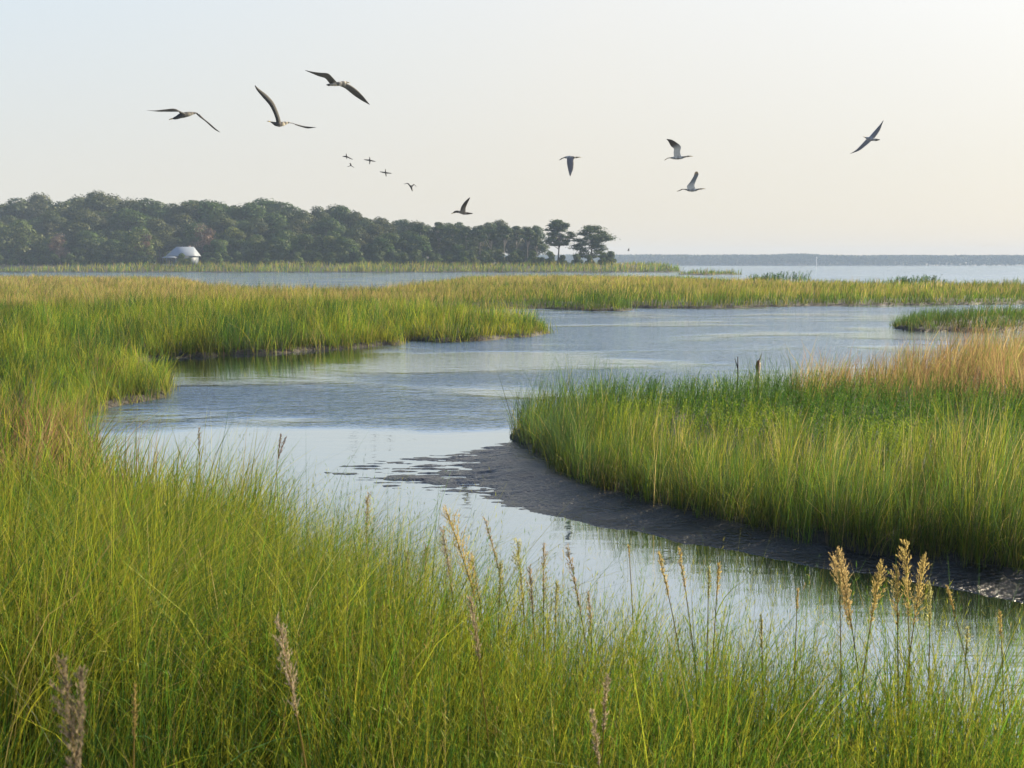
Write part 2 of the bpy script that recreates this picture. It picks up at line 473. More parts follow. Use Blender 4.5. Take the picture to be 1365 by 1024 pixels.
def turf(name, label, V, K, d0, d1, H, cols, wts, cut=None, wk=.00048, wmin=.0035, lean=.16, curl=.25, wind=R(10), L=4, edge=0, stemfrac=.0, cbase=None):
    P, s = scatter(V, K, d0, d1, cut=cut)
    n = len(P); d = np.hypot(P[:, 0], P[:, 1])
    mb = MB()
    cell = .13 * 2 ** np.round(np.log2(np.maximum(d, 2) / 4) * .8)
    wob = np.stack([vnoise(P[:, 0] / cell * .7, P[:, 1] / cell * .7, 6), vnoise(P[:, 0] / cell * .7, P[:, 1] / cell * .7, 7)], 1) * cell[:, None] * 1.3
    G = np.stack([P[:, 0] * .809 - P[:, 1] * .588, P[:, 0] * .588 + P[:, 1] * .809], 1) + wob + 137.3
    ci, cj = np.floor(G[:, 0] / cell), np.floor(G[:, 1] / cell)
    cen = np.stack([(ci + .2 + .6 * _hash(ci, cj, 1)) * cell, (cj + .2 + .6 * _hash(ci, cj, 2)) * cell], 1)
    dG = (cen - G) * (rng.uniform(.15, .65, n) * sstep(60, 15, d))[:, None]
    P = P + np.stack([dG[:, 0] * .809 + dG[:, 1] * .588, -dG[:, 0] * .588 + dG[:, 1] * .809], 1)
    tz = _hash(ci, cj, 3); ta = _hash(ci, cj, 4)
    hv = (H(P, s) if callable(H) else np.full(n, H)) * (.68 + .56 * tz)
    clump = fbm(P[:, 0] * .9, P[:, 1] * .9, 71, 3); fine = vnoise(P[:, 0] * 4, P[:, 1] * 4, 72)
    hv = hv * (.42 + .72 * clump + .30 * fine) * rng.uniform(.55, 1.15, n)
    W = np.maximum(wmin, wk * d) * rng.uniform(.7, 1.4, n)
    az = np.where(rng.random(n) < .35, wind + rng.normal(0, .7, n), ta * 2 * np.pi + rng.normal(0, .8, n))
    ct = palette(n, cols, wts(P, s) if callable(wts) else wts) * (.60 + .82 * _hash(ci, cj, 5))[:, None]
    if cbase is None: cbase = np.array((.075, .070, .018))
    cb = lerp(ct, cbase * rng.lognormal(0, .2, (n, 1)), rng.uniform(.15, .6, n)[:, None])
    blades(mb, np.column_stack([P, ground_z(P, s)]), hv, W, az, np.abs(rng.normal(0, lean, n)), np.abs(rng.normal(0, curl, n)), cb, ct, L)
    if edge:        # thicker fringe along the waterside
        m = s < .5 + .012 * d
        rep = np.repeat(np.where(m)[0], edge)
        if len(rep):
            Pe = P[rep] + rng.normal(0, 1, (len(rep), 2)) * (.05 + .003 * d[rep])[:, None]
            se = sd_land(Pe, V); k = se > -.04 - .0035 * d[rep]
            rep, Pe, se = rep[k], Pe[k], se[k]
            ne = len(rep); de = d[rep]
            hh = hv[rep] * rng.uniform(.25, 1.0, ne)
            ce = lerp(ct[rep], palette(ne, [TAN, RUST, cols[0]], [.5, .2, .5]), rng.uniform(0, .9, ne)[:, None] * (hh < hv[rep] * .6)[:, None])
            azo = rng.uniform(0, 2 * np.pi, ne)
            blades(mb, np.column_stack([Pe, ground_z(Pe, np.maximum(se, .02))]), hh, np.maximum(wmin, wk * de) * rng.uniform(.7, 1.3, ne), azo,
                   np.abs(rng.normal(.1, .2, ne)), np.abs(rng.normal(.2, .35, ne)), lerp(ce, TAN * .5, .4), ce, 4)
    o = mb.build(name, M_GRASS); tag(o, label, 'grass', kind='stuff')
    return o


def sprigs(mb, P3, H, d, cols, wts, nl=14, leafl=.05, leafw=.007, lean=.15, up=.75, az0=R(10)):
    """upright stems with short narrow leaflets set all round."""
    n = len(P3)
    if n == 0: return
    az = np.where(rng.random(n) < .6, az0 + rng.normal(0, .6, n), rng.uniform(0, 2 * np.pi, n))
    ln = np.abs(rng.normal(0, lean, n)); cu = np.abs(rng.normal(0, .12, n))
    ct = palette(n, cols, wts)
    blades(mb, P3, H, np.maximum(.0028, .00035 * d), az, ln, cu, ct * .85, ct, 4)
    dirv = np.stack([np.cos(az), np.sin(az)], 1)
    for k in range(nl):
        s = .30 + .70 * (k + rng.random(n)) / nl
        off = (ln * s + cu * s ** 2.6) * H
        c0 = np.column_stack([P3[:, 0] + dirv[:, 0] * off, P3[:, 1] + dirv[:, 1] * off, P3[:, 2] + H * (s - .3 * cu * s ** 3)])
        a = rng.uniform(0, 2 * np.pi, n); el = rng.normal(up, .25, n)
        dv = np.column_stack([np.cos(a) * np.cos(el), np.sin(a) * np.cos(el), np.sin(el)])
        sv = np.column_stack([-np.sin(a), np.cos(a), rng.normal(0, .5, n)])
        l = (leafl * (1.15 - .6 * s) * rng.uniform(.6, 1.3, n))[:, None]; w = (np.maximum(leafw, .0004 * d))[:, None]
        v = np.stack([c0, c0 + dv * l * .45 + sv * w * .5, c0 + dv * l, c0 + dv * l * .45 - sv * w * .5], 1)
        cc = ct * rng.lognormal(0, .15, (n, 1))
        mb.add(v.reshape(-1, 3), np.arange(n)[:, None] * 4 + np.arange(4)[None], np.repeat(cc, 4, 0))


PX = lambda P: pxof(P[:, 0], P[:, 1])

# --- near reeds (foreground): camera stands in them
SPLIT = lambda P: np.interp(PX(P), [-400, 380, 520, 700], [9.5, 8.0, 6.5, 5.6])


def fg_cut(P, s): return (P[:, 1] < 13.2) & (P[:, 0] > -9)


def fg_height(P, s):
    d = P[:, 1]; px = PX(P)
    h = np.interp(d, [1.5, 2.3, 3.0, 3.7, 5.0, 7.0, 9.0, 12], [.35, .55, .72, 1.12, 1.10, .98, .85, .72])
    hr = np.interp(d, [1.5, 2.3, 3.0, 3.6, 4.4, 5.5], [.4, .64, .84, .93, .93, .95])
    t = sstep(420, 760, px)
    return h * (1 - t) + hr * t


def fg_w(P, s):
    n = fbm(P[:, 0] * .8, P[:, 1] * .8, 90, 3); d = P[:, 1]; px = PX(P)
    rust = 3.2 * sstep(7.6, 9.2, d) * sstep(330, 60, px) * sstep(.35, .6, n) * sstep(14, 11, d)
    near = sstep(3.6, 2.6, d)
    return np.stack([.9 + 0 * n, .40 + .9 * near, .40 + 1.3 * sstep(.40, .62, n) * (1 - near), .08 + .18 * sstep(.55, .7, n), rust], 1)


turf('tall_grass', 'long bright green grass with arching tips filling the near bank at the bottom and left', MARSH_A, 44000, 1.5, 13.2, fg_height,
     [FRESH, DEEP, YELL, TAN, RUST], fg_w, cut=fg_cut, wk=.0011, wmin=.0052, lean=.15, curl=.30, L=5, edge=1)

# swathes laid over by the wind
mb = MB(); rr_ = []
for cx, cy, sx, sy, n_ in ((-2.15, 5.0, .55, .5, 1500), (-1.45, 4.75, .35, .3, 900), (-2.9, 5.6, .5, .5, 1000), (-1.75, 4.1, .4, .25, 700)):
    rr_.append(np.column_stack([rng.normal(cx, sx, n_), rng.normal(cy, sy, n_)]))
P = np.concatenate(rr_); s = sd_land(P, MARSH_A); P, s = P[s > .3], s[s > .3]; n = len(P)
ct = palette(n, [FRESH, STRAW, BLUE * 1.6, YELL], [.8, .35, .5, .7])
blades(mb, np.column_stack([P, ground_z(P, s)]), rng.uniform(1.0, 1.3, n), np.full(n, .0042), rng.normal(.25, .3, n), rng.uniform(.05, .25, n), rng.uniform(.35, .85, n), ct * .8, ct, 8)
tag(mb.build('bent_grass', M_GRASS), 'swathes of long grass blown over to the right in the near left grass', 'grass', kind='stuff')

# broader reed leaves among the fine grass
P, s = scatter(MARSH_A, 260, 2.1, 6.5, tmax=R(36)); n = len(P)
ct = palette(n, [FRESH, YELL, BLUE * 1.5, STRAW], [1, .7, .5, .25])
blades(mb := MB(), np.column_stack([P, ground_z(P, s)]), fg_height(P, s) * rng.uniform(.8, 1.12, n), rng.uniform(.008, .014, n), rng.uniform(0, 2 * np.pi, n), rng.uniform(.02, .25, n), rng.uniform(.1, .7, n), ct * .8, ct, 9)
tag(mb.build('reed_leaves', M_GRASS), 'broader arching reed leaves standing among the fine near grass', 'reeds', kind='stuff')

# feathery stems on the right half of the near bank
P, s = scatter(MARSH_A, 11500, 2.2, 8.6, tmax=R(36), cut=lambda P, s: PX(P) > 330 + rng.normal(0, 110, len(P)))
d = np.hypot(P[:, 0], P[:, 1]); hh = fg_height(P, s) * np.where(rng.random(len(P)) < .12, rng.uniform(1.05, 1.3, len(P)), rng.uniform(.72, 1.06, len(P)))
mb = MB(); sprigs(mb, np.column_stack([P, ground_z(P, s)]), hh, d, [FRESH, YELL, BLUE, TAN], [.7, .9, .25, .08], 24, .055, .0027, .08, 1.12)
tag(mb.build('feathery_stems', M_GRASS), 'feathery yellow green stems with fine leaflets crowding the near bank in front of the channel', 'plants', kind='stuff')

# --- left side
hl_cut = lambda P, s: (P[:, 1] >= 13.2) & (P[:, 1] < np.interp(PX(P), [-300, 120, 170], [22.8, 22.8, 24.2])) & (PX(P) < 400)
turf('headland_grass', 'green grass on the small left headland with straw coloured foot above its reflection', MARSH_A, 100000, 13, 25, .72,
     [FRESH, YELL, DEEP, RUST], lambda P, s: np.stack([1 + 0 * s, .7 + .5 * fbm(P[:, 0], P[:, 1], 91), .25 + 3.0 * sstep(.54, .62, fbm(P[:, 0] * .8, P[:, 1] * .6, 84)), .05 + 1.2 * sstep(.62, .75, fbm(P[:, 0] * .5, P[:, 1] * .5, 92)) + 1.5 * sstep(15.5, 13.4, P[:, 1])], 1),  # deep green noise patches are painted shadow in the headland grass
     cut=hl_cut, edge=2, curl=.3)


def pen_h(P, s): return np.interp(PX(P), [0, 170, 350, 520, 540, 740], [.85, .98, 1.0, .8, .85, .78])


pen_cut = lambda P, s: ((P[:, 1] >= 22.8) & (P[:, 1] < 50) & ~hl_cut(P, s))
turf('peninsula_grass', 'sunlit green grass on the long left peninsula reaching into the middle of the channel', MARSH_A, 110000, 22, 52, pen_h,
     [FRESH, YELL, DEEP, TAN], lambda P, s: np.stack([1 + 0 * s, .5 + 1.2 * sstep(.4, .6, fbm(P[:, 0] * .4, P[:, 1] * .4, 93)), .25 + 4.0 * sstep(.52, .62, fbm(P[:, 0] * .55, P[:, 1] * .30, 83)), .10 + .5 * sstep(.55, .75, fbm(P[:, 0] * .25, P[:, 1] * .25, 94)) + .5 * sstep(38, 48, P[:, 1])], 1),  # noise patches of deep green paint shadow into the blade colours
     cut=pen_cut, edge=2)

fld_cut = lambda P, s: P[:, 1] >= 50


def fld_w(P, s):
    a = fbm(P[:, 0] * .09, P[:, 1] * .16, 95, 4); px = PX(P)
    left = sstep(900, 500, px)
    front = sstep(7, 1, s) * sstep(500, 800, px)
    return np.stack([.40 + 1.2 * front, .7 - .3 * front, .10 + 1.8 * front + 4.0 * sstep(.55, .63, fbm(P[:, 0] * .045 + 3, P[:, 1] * .22, 82, 3)) * sstep(125, 80, P[:, 1]), (.8 + 1.2 * sstep(.42, .62, a)) * (1 - .8 * front) * (.7 + .6 * left), (.4 + .3 * left) * (1 - front)], 1)  # long deep green streaks paint the dark shadow behind the peninsula crest


turf('meadow_grass', 'yellowing marsh meadow stretching across the middle distance behind the channel', MARSH_A, 110000, 48, 170, .80,
     [FRESH, YELL, DEEP, TAN, STRAW * .8], fld_w, cut=fld_cut, edge=1, wk=.00042)

# --- right bank
F_LINE = lambda P: np.interp(PX(P), [690, 760, 850, 1000, 1240, 1365, 1700], [14.2, 13.0, 12.2, 11.0, 9.7, 9.6, 9.0]) + (fbm(P[:, 0] * 1.1, P[:, 1] * 1.1, 96) - .5) * 1.2
M_LINE = lambda P: np.interp(PX(P), [690, 960, 1060, 1200, 1365, 1700], [40, 40, 16.0, 15.3, 15.2, 15]) + (fbm(P[:, 0] * .8, P[:, 1] * .8, 97) - .5) * 2.0
turf('cordgrass', 'dense upright green grass lining the dark muddy edge of the right bank', BANK_B, 90000, 6, 17, lambda P, s: np.interp(P[:, 1], [6, 8, 11, 14], [.98, .92, .78, .66]),
     [FRESH, BLUE, YELL, STRAW], lambda P, s: np.stack([1 + 0 * s, .9 + 4.5 * sstep(800, 720, PX(P)), .3 + 1.5 * sstep(.3, 1.2, s), .15 + .9 * sstep(.5, 1.5, s)], 1),  # yellow and straw increase inland: sunlit top painted into the front band
     cut=lambda P, s: P[:, 1] < F_LINE(P), edge=2, lean=.10, curl=.16, wk=.00045)
turf('bank_grass', 'darker green low growth across the middle of the right bank', BANK_B, 40000, 8, 20, lambda P, s: .66 + .08 * sstep(900, 700, PX(P)) + .08 * sstep(13, 17, P[:, 1]) - .34 * sstep(4.2, 2.6, P[:, 1] - F_LINE(P)) * sstep(800, 900, PX(P)),
     [FRESH, DEEP, BLUE, YELL], [.7, 1.0, .4, .2], cut=lambda P, s: (P[:, 1] >= F_LINE(P) - .3) & (P[:, 1] < M_LINE(P)), edge=1)
P, s = scatter(BANK_B, 14000, 8, 18, cut=lambda P, s: (P[:, 1] >= F_LINE(P)) & (P[:, 1] < M_LINE(P)) & (PX(P) > 760))
d = np.hypot(P[:, 0], P[:, 1]); band = sstep(2.4, 1.2, P[:, 1] - F_LINE(P))
mb = MB(); bn = sstep(.42, .52, fbm(P[:, 0] * 1.6, P[:, 1] * 1.6, 99)) * band * sstep(1330, 1200, PX(P)); w = np.stack([.9 + 0 * d, .03 + 2.5 * bn, 1.5 * (1 - bn)], 1)
sprigs(mb, np.column_stack([P, ground_z(P, s)]), (.50 + .06 * band) * rng.uniform(.85, 1.12, len(P)) * (.5 + .95 * fbm(P[:, 0] * 1.4, P[:, 1] * 1.4, 98)), d, [FRESH * .95, FRESH * .7 + YELL * .5, DEEP * 1.25], w, 26, .06, .008, .22, .7)
tag(mb.build('leafy_undergrowth', M_GRASS), 'leafy bright yellow green and deep green bushes in a band behind the tall grass of the right bank', 'undergrowth', kind='stuff')
turf('dry_grass', 'reddish brown dry grass on the far side of the right bank below the small island', BANK_B, 62000, 13, 34, lambda P, s: np.interp(PX(P), [1000, 1100, 1365], [.66, .82, .98]),
     [RUST, TAN, STRAW, FRESH], [1.0, .8, .25, .45], cut=lambda P, s: (P[:, 1] >= M_LINE(P) - .5), edge=0, cbase=RUST * .7)

turf('island_grass', 'dark green grass on the low island at the right edge', ISLE_E, 90000, 35, 52, .68, [DEEP, BLUE, FRESH, TAN],
     lambda P, s: np.stack([1.2 - .8 * sstep(1, 4, s), .8 - .4 * sstep(1, 4, s), .5 + .3 * sstep(1, 4, s), .05 + .9 * sstep(1.5, 5, s)], 1), edge=2)
turf('reed_belt', 'pale topped reed belt along the far water in front of the wood', LAND_D, 90000, 285, 345, lambda P, s: np.interp(P[:, 1], [290, 312, 330], [2.6, 2.3, 1.2]), [BLUE, FRESH, YELL, TAN],
     lambda P, s: np.stack([1.2 - .9 * sstep(1, 8, s), .7 + 0 * s, .35 + .8 * sstep(1, 8, s), .05 + .6 * sstep(2, 8, s)], 1), edge=1, wk=.0006)
turf('islet_reeds', 'small low reed islet off the right end of the reed belt', ISLET_F, 60000, 220, 250, 1.3, [BLUE, FRESH, TAN], [1, .8, .4], edge=2, wk=.0006)

# ------------------------------------------------------------------ seed plumes: one thing each
def plume(px, py, dist, length, lean=0.1, heads=1, tone=STRAW, fat=1.0, label='', droop=.5, total=None):
    tip = at(px, py, dist)
    gz = .25
    hgt = tip.z - gz
    ld = Vector((lean, random.uniform(-.06, .06), 0))
    base = Vector((tip.x - ld.x * hgt, tip.y - ld.y * hgt, gz))
    root = empty('reed_plume', base)
    tag(root, label, 'reed', 'tall seed plumes rising from the near bank')
    loc = lambda s: Vector(((tip.x - base.x) * s ** 1.6, (tip.y - base.y) * s ** 1.6, hgt * s))
    mb = MB(); S = np.linspace(0, 1, 9)
    tube(mb, [loc(s) for s in S], [lerp(.0036, .0012, s) * (1 + dist * .05) for s in S], 5, tuple(TAN * .8))
    mb.build('stem', M_PLUME, root, True)
    for h in range(heads):
        mb = MB()
        s0 = 1 - length / hgt
        n = int(64 * fat ** .7)
        sp = Vector((random.uniform(-.25, .25), random.uniform(-.1, .1), 0)) if h else Vector((0, 0, 0))
        vs = []; cs = []
        wd = 1 if lean >= 0 else -1
        for k in range(n):
            u = (k + random.random()) / n
            c = loc(s0 + (1 - s0) * u) + sp * (u * length)
            if h: c.z -= length * .12
            env = (math.sin(math.pi * min(1, u * .80 + .10)) ** .9) * length * .25 * fat ** .7
            a = random.uniform(0, 2 * math.pi)
            bl = env * random.uniform(.35, 1.3)
            side_ = Vector((math.cos(a) + droop * .9 * wd, math.sin(a), 0)) * .30
            tn = np.array(tone) * random.uniform(.7, 1.25)
            m_ = 5 + int(bl * 90)
            p0 = c
            for j in range(m_):
                t_ = (j + random.random()) / m_
                q0 = c + (side_ * t_ + Vector((0, 0, 1)) * (t_ * (1 - .38 * t_))) * bl
                dv = side_ * random.uniform(.2, 1.0) + Vector((random.uniform(-.3, .3), random.uniform(-.3, .3), random.uniform(.35, 1.0)))
                dv = dv.normalized() * random.uniform(.006, .016) * (length / .25) ** .3
                w = random.uniform(.0007, .0015) * (1 + dist * .10)
                q = dv.cross(Vector((random.uniform(-1, 1), random.uniform(-1, 1), .3))); q.normalize(); q *= w
                m = q0 + dv * .5
                vs += [q0, m + q, q0 + dv, m - q]
                t = tn * random.uniform(.7, 1.25) * np.array((1, random.uniform(.94, 1.04), random.uniform(.88, 1.1)))
                cs += [t] * 4
        mb.add([tuple(v) for v in vs], np.arange(len(vs)).reshape(-1, 4), np.array(cs))
        mb.build('seed_head', M_PLUME, root)
    for k in range(random.choice([1, 2, 2])):
        s = random.uniform(.35, .75); p = loc(s); mb = MB()
        a = random.choice([0, math.pi]) + random.uniform(-.8, .8)
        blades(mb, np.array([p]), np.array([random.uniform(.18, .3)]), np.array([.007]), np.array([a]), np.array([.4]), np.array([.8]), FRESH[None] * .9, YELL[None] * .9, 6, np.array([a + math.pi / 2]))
        mb.build('leaf', M_GRASS, root)


GOLD = np.array((.36, .27, .09)); GREY = np.array((.26, .205, .13)); DARKP = np.array((.16, .12, .10)); GREEN_P = np.array((.30, .29, .11))
PL = [
    (490, 662, 5.6, .42, .02, 1, GREY, 1.3, 'thick grey tan plume standing alone at the corner of the near grass beside calm water'),
    (374, 580, 7.6, .18, .10, 2, DARKP, .8, 'dark purple brown forked plume above the left grass beside the open water'),
    (265, 572, 8.6, .26, .0, 1, GREY * .8, .8, 'slim upright grey plume rising from the far end of the left grass'),
    (541, 738, 5.0, .26, .0, 1, GREY, 1.3, 'short stubby grey plume, left of the close upright pair beside the tall forward plumes'),
    (568, 730, 5.1, .26, .03, 1, GREY, 1.0, 'short slim grey plume, right of the close upright pair beside the tall forward plumes'),
    (596, 684, 4.4, .42, -.22, 1, GOLD, 1.7, 'big shaggy tan plume tilting left over the pale calm water'),
    (590, 708, 4.5, .30, -.10, 1, GREY, 1.0, 'thin grey tan plume hugging the left side of the big shaggy tan plume'),
    (646, 692, 4.7, .34, -.18, 1, GREY, .7, 'sparse thin plume tilting left just right of the big shaggy tan plume'),
    (690, 724, 4.5, .32, -.06, 1, GREEN_P, 1.4, 'greenish forked plume standing before the pale water near the mud point'),
    (725, 728, 4.6, .28, .0, 1, GREY, .9, 'thin wispy plume standing straight in front of the rippled reflection edge'),
    (757, 732, 4.4, .30, -.14, 1, GREY, .9, 'long narrow plume tilting left where the dark reflection begins'),
    (838, 728, 5.0, .06, -.05, 1, GOLD, .5, 'tiny golden plume tip over the dark reflection'),
    (878, 738, 4.3, .20, -.16, 1, GOLD, .9, 'golden plume leaning left, first of the two over the dark reflection'),
    (905, 733, 4.3, .18, -.12, 1, GOLD, .8, 'golden plume leaning left, second of the two over the dark reflection'),
    (945, 758, 4.3, .14, .0, 1, GREEN_P, .8, 'short green gold plume, left of an upright pair against dark water'),
    (958, 752, 4.3, .15, .02, 1, GOLD, .8, 'short golden plume, right of an upright pair against dark water'),
    (1063, 786, 4.1, .10, .0, 1, GOLD, .6, 'small narrow golden plume standing alone in mid channel reflection'),
    (1117, 735, 4.0, .30, -.14, 2, np.array((.36, .265, .11)), 1.6, 'large pinkish gold forked plume leaning left before the mud edge'),
    (1119, 764, 4.0, .16, -.03, 1, GREEN_P, .6, 'thin green plume close behind the large pinkish gold forked plume'),
    (1174, 755, 4.0, .26, .06, 1, GOLD, 1.4, 'bushy golden plume leaning right between the two largest golden clumps'),
    (1195, 758, 4.0, .26, -.05, 1, GOLD, 1.3, 'broad golden plume on the left side of the tallest golden clump'),
    (1207, 727, 4.0, .32, -.08, 1, GOLD, 1.4, 'tallest golden plume at the heart of the golden clump over dark water'),
    (1232, 745, 4.0, .30, .06, 1, GOLD, 1.4, 'golden plume leaning right within the golden clump over dark water'),
    (1240, 780, 4.0, .20, -.05, 1, GREEN_P, 1.0, 'lower green gold plume on the right side of the golden clump'),
    (1262, 783, 4.0, .10, -.20, 1, GOLD, .9, 'small bent golden plume just right of the golden clump'),
    (1333, 816, 3.9, .12, -.06, 1, GOLD, .6, 'single small golden plume standing nearest the right edge'),
    (84, 884, 1.75, .22, -.06, 2, GREY * .7, 1.3, 'large blurred grey brown plume very close at the bottom left'),
    (372, 832, 2.5, .26, -.10, 1, GREY * 1.2, 1.2, 'pale soft plume leaning left in front of the bright green grass'),
    (180, 915, 2.6, .16, .05, 1, TAN, .6, 'thin tan plume low in the near left grass'),
    (628, 800, 3.3, .22, -.08, 1, GREY, 1.1, 'grey plume with tall pale stalk in the bottom middle'),
    (808, 905, 3.0, .18, .02, 1, GREY * 1.1, .9, 'faint grey plume deep in the near grass, right of the bottom middle'),
    (790, 950, 2.7, .16, -.08, 1, GREY * 1.1, .9, 'low grey plume sunk in the near grass at the bottom edge'),
    (628, 740, 4.6, .24, -.12, 1, GREY * 1.2, 1.1, 'pale plume low between the big shaggy tan plume and the sparse thin one'),
    (668, 752, 4.4, .22, .03, 1, GREEN_P, 1.0, 'soft greenish plume filling the gap left of the forked greenish plume'),
    (706, 758, 4.3, .22, -.05, 1, GREY * 1.2, 1.1, 'pale soft plume low down between the forked greenish plume and the thin wispy one'),
    (742, 778, 4.2, .20, .02, 1, GREEN_P, .9, 'greenish plume low down left of the long narrow leaning plume'),
    (785, 792, 4.2, .18, -.04, 1, GREY * 1.2, .9, 'pale short plume right of the long narrow leaning plume'),
    (520, 752, 5.2, .22, -.02, 1, GREY * 1.1, 1.0, 'pale plume between the thick lone corner plume and the close upright pair'),
    (1015, 822, 3.9, .14, -.03, 1, GREEN_P, .8, 'small greenish plume low over the ripples before mid channel'),
    (1290, 838, 3.8, .15, .02, 1, GREEN_P, .8, 'small greenish plume low over the ripples near the right edge'),
]
for p in PL: plume(*p[:8], label=p[8])

# ------------------------------------------------------------------ trees
def leaf_quads(mb, C, Nrm, size, col):
    n = len(C)
    r = rng.normal(0, 1, (n, 3)); nn = Nrm + r * .5; nn /= np.linalg.norm(nn, axis=1, keepdims=True)
    a = np.cross(nn, rng.normal(0, 1, (n, 3))); a /= np.linalg.norm(a, axis=1, keepdims=True)
    b = np.cross(nn, a)
    s = (size * rng.uniform(.6, 1.3, n))[:, None]
    v = np.stack([C - a * s, C + b * s * .6, C + a * s, C - b * s * .6], 1)
    mb.add(v.reshape(-1, 3), np.arange(n * 4).reshape(-1, 4), np.repeat(col, 4, 0))


def crown_mesh(seed, rx, hz, z0, lobes, nleaf, size, base, var, flat=.75, lobe_r=(.28, .45), shell=.35, top=None):
    r_ = np.random.default_rng(seed)
    mb = MB(); cs = []
    for k in range(lobes):
        a = r_.uniform(0, 2 * np.pi); u = r_.uniform(0, 1) ** .6
        zz = r_.uniform(.06, 1)
        prof = math.sqrt(max(.04, 1 - (2 * zz - .85) ** 2)) if zz > .42 else .75 + .25 * zz / .42
        rad = rx * prof * u * .8
        c = np.array((math.cos(a) * rad, math.sin(a) * rad, z0 + hz * (zz * .86)))
        lr = rx * r_.uniform(*lobe_r)
        m = int(nleaf / lobes)
        v = r_.normal(0, 1, (m, 3)); v[:, 2] += .25; v /= np.linalg.norm(v, axis=1, keepdims=True)
        rr = lr * (1 - shell * r_.random(m) ** 1.5)
        bumpy = 1 + .28 * (vnoise(v[:, 0] * 2.5 + k * 7, v[:, 1] * 2.5 + v[:, 2] * 2, seed) - .5)
        pt = c + v * (rr * bumpy)[:, None] * np.array((1, 1, flat))
        hue = np.array(base) * r_.lognormal(0, var) * np.array((r_.uniform(.85, 1.25), 1, r_.uniform(.8, 1.2)))
        col = hue[None] * r_.lognormal(0, .2, (m, 1))
        leaf_quads(mb, pt, v + np.array((0, 0, .3)), size, col)
        cs.append((c, lr))
    return mb, cs


def trunk_mesh(cs, z0, r0, col, seed=0, nlimb=7, lean=0.0):
    mb = MB(); r_ = random.Random(seed)
    top = max(c[2] for c, _ in cs) * .82
    pts = [(lean * t * t * 2 + math.sin(t * 5 + seed) * .25 * t, math.cos(t * 4 + seed) * .2 * t, top * t - .6 * (1 - t)) for t in np.linspace(0, 1, 7)]
    tube(mb, pts, [lerp(r0, r0 * .25, t) * (1.35 if t == 0 else 1) for t in np.linspace(0, 1, 7)], 8, col)
    for c, lr in sorted(cs, key=lambda q: r_.random())[:nlimb]:
        t = r_.uniform(.45, .8); i = t * 6; a = Vector(pts[int(i)]).lerp(Vector(pts[min(6, int(i) + 1)]), i % 1)
        b = Vector(c); mid = a.lerp(b, .5) + Vector((0, 0, -.08 * (b - a).length))
        tube(mb, [a, mid, b], [r0 * .42, r0 * .26, r0 * .1], 6, col)
    return mb


T_DARK = (.033, .057, .010); T_MID = (.060, .086, .014); T_BROWN = (.10, .065, .045); T_PALE = (.075, .09, .04)
tree_kinds = {}


def tree_kind(key, seed, **k):
    tr = k.pop('trunk'); nl = k.pop('limbs', 7)
    mb, cs = crown_mesh(seed, **k)
    t = trunk_mesh(cs, k['z0'], tr[0], tr[1], seed, nl)
    r = empty('tree', (0, 0, 0)); t.build('trunk', M_BARK, r, True); mb.build('crown', M_LEAF, r)
    tree_kinds[key] = [r, False]


BK = (.10, .085, .07)
for i in range(4):
    tree_kind('tall%d' % i, 100 + i, rx=6.6 + i * .5, hz=15.5, z0=5.0, lobes=34 + 3 * i, nleaf=9000, size=.34, base=T_DARK if i % 2 else (.042, .056, .012), var=.22, trunk=(.42, BK))
for i in range(3):
    tree_kind('round%d' % i, 120 + i, rx=5.2 + i * .5, hz=9.5, z0=1.6, lobes=24 + 3 * i, nleaf=7000, size=.30, base=T_MID if i != 1 else T_DARK, var=.25, trunk=(.34, BK))
tree_kind('brown', 140, rx=4.4, hz=9.5, z0=2.5, lobes=20, nleaf=3000, size=.22, base=T_BROWN, var=.2, shell=.7, trunk=(.28, (.2, .16, .13)), limbs=12)
for i in range(2):
    tree_kind('thin%d' % i, 150 + i, rx=5.0, hz=8.0, z0=9.0, lobes=16, nleaf=3800, size=.27, base=T_DARK, var=.2, flat=.5, lobe_r=(.25, .36), shell=.6, trunk=(.26, (.22, .19, .16)), limbs=12)
for i in range(2):
    tree_kind('bush%d' % i, 160 + i, rx=2.6, hz=3.6, z0=.1, lobes=12, nleaf=2600, size=.22, base=T_MID if i else T_DARK, var=.22, trunk=(.1, BK), limbs=6)


def place_tree(key, px, Y, s, name, label, group=None, z0=None, sz=None):
    src = tree_kinds[key]
    o = src[0]
    if src[1]:
        n = o.copy(); COL.objects.link(n)
        for ch in list(o.children):
            c = ch.copy(); COL.objects.link(c); c.parent = n
        o = n
    src[1] = True
    o.name = name
    o.location = (gx(px, Y, 2.2), Y, 2.25 if z0 is None else z0)
    o.rotation_euler = (0, 0, random.uniform(0, 6.28)); o.scale = (s, s, sz or s)
    for k in ('group',):
        if k in o: del o[k]
    return tag(o, label, 'bush' if 'bush' in name else 'tree', group)


def sky_line(px):
    return float(np.interp(px, [-700, -200, 0, 60, 130, 200, 280, 330, 400, 460, 520, 560, 600, 650, 690, 715, 735], [266, 262, 262, 264, 260, 267, 270, 269, 273, 280, 286, 290, 293, 296, 300, 306, 320]))


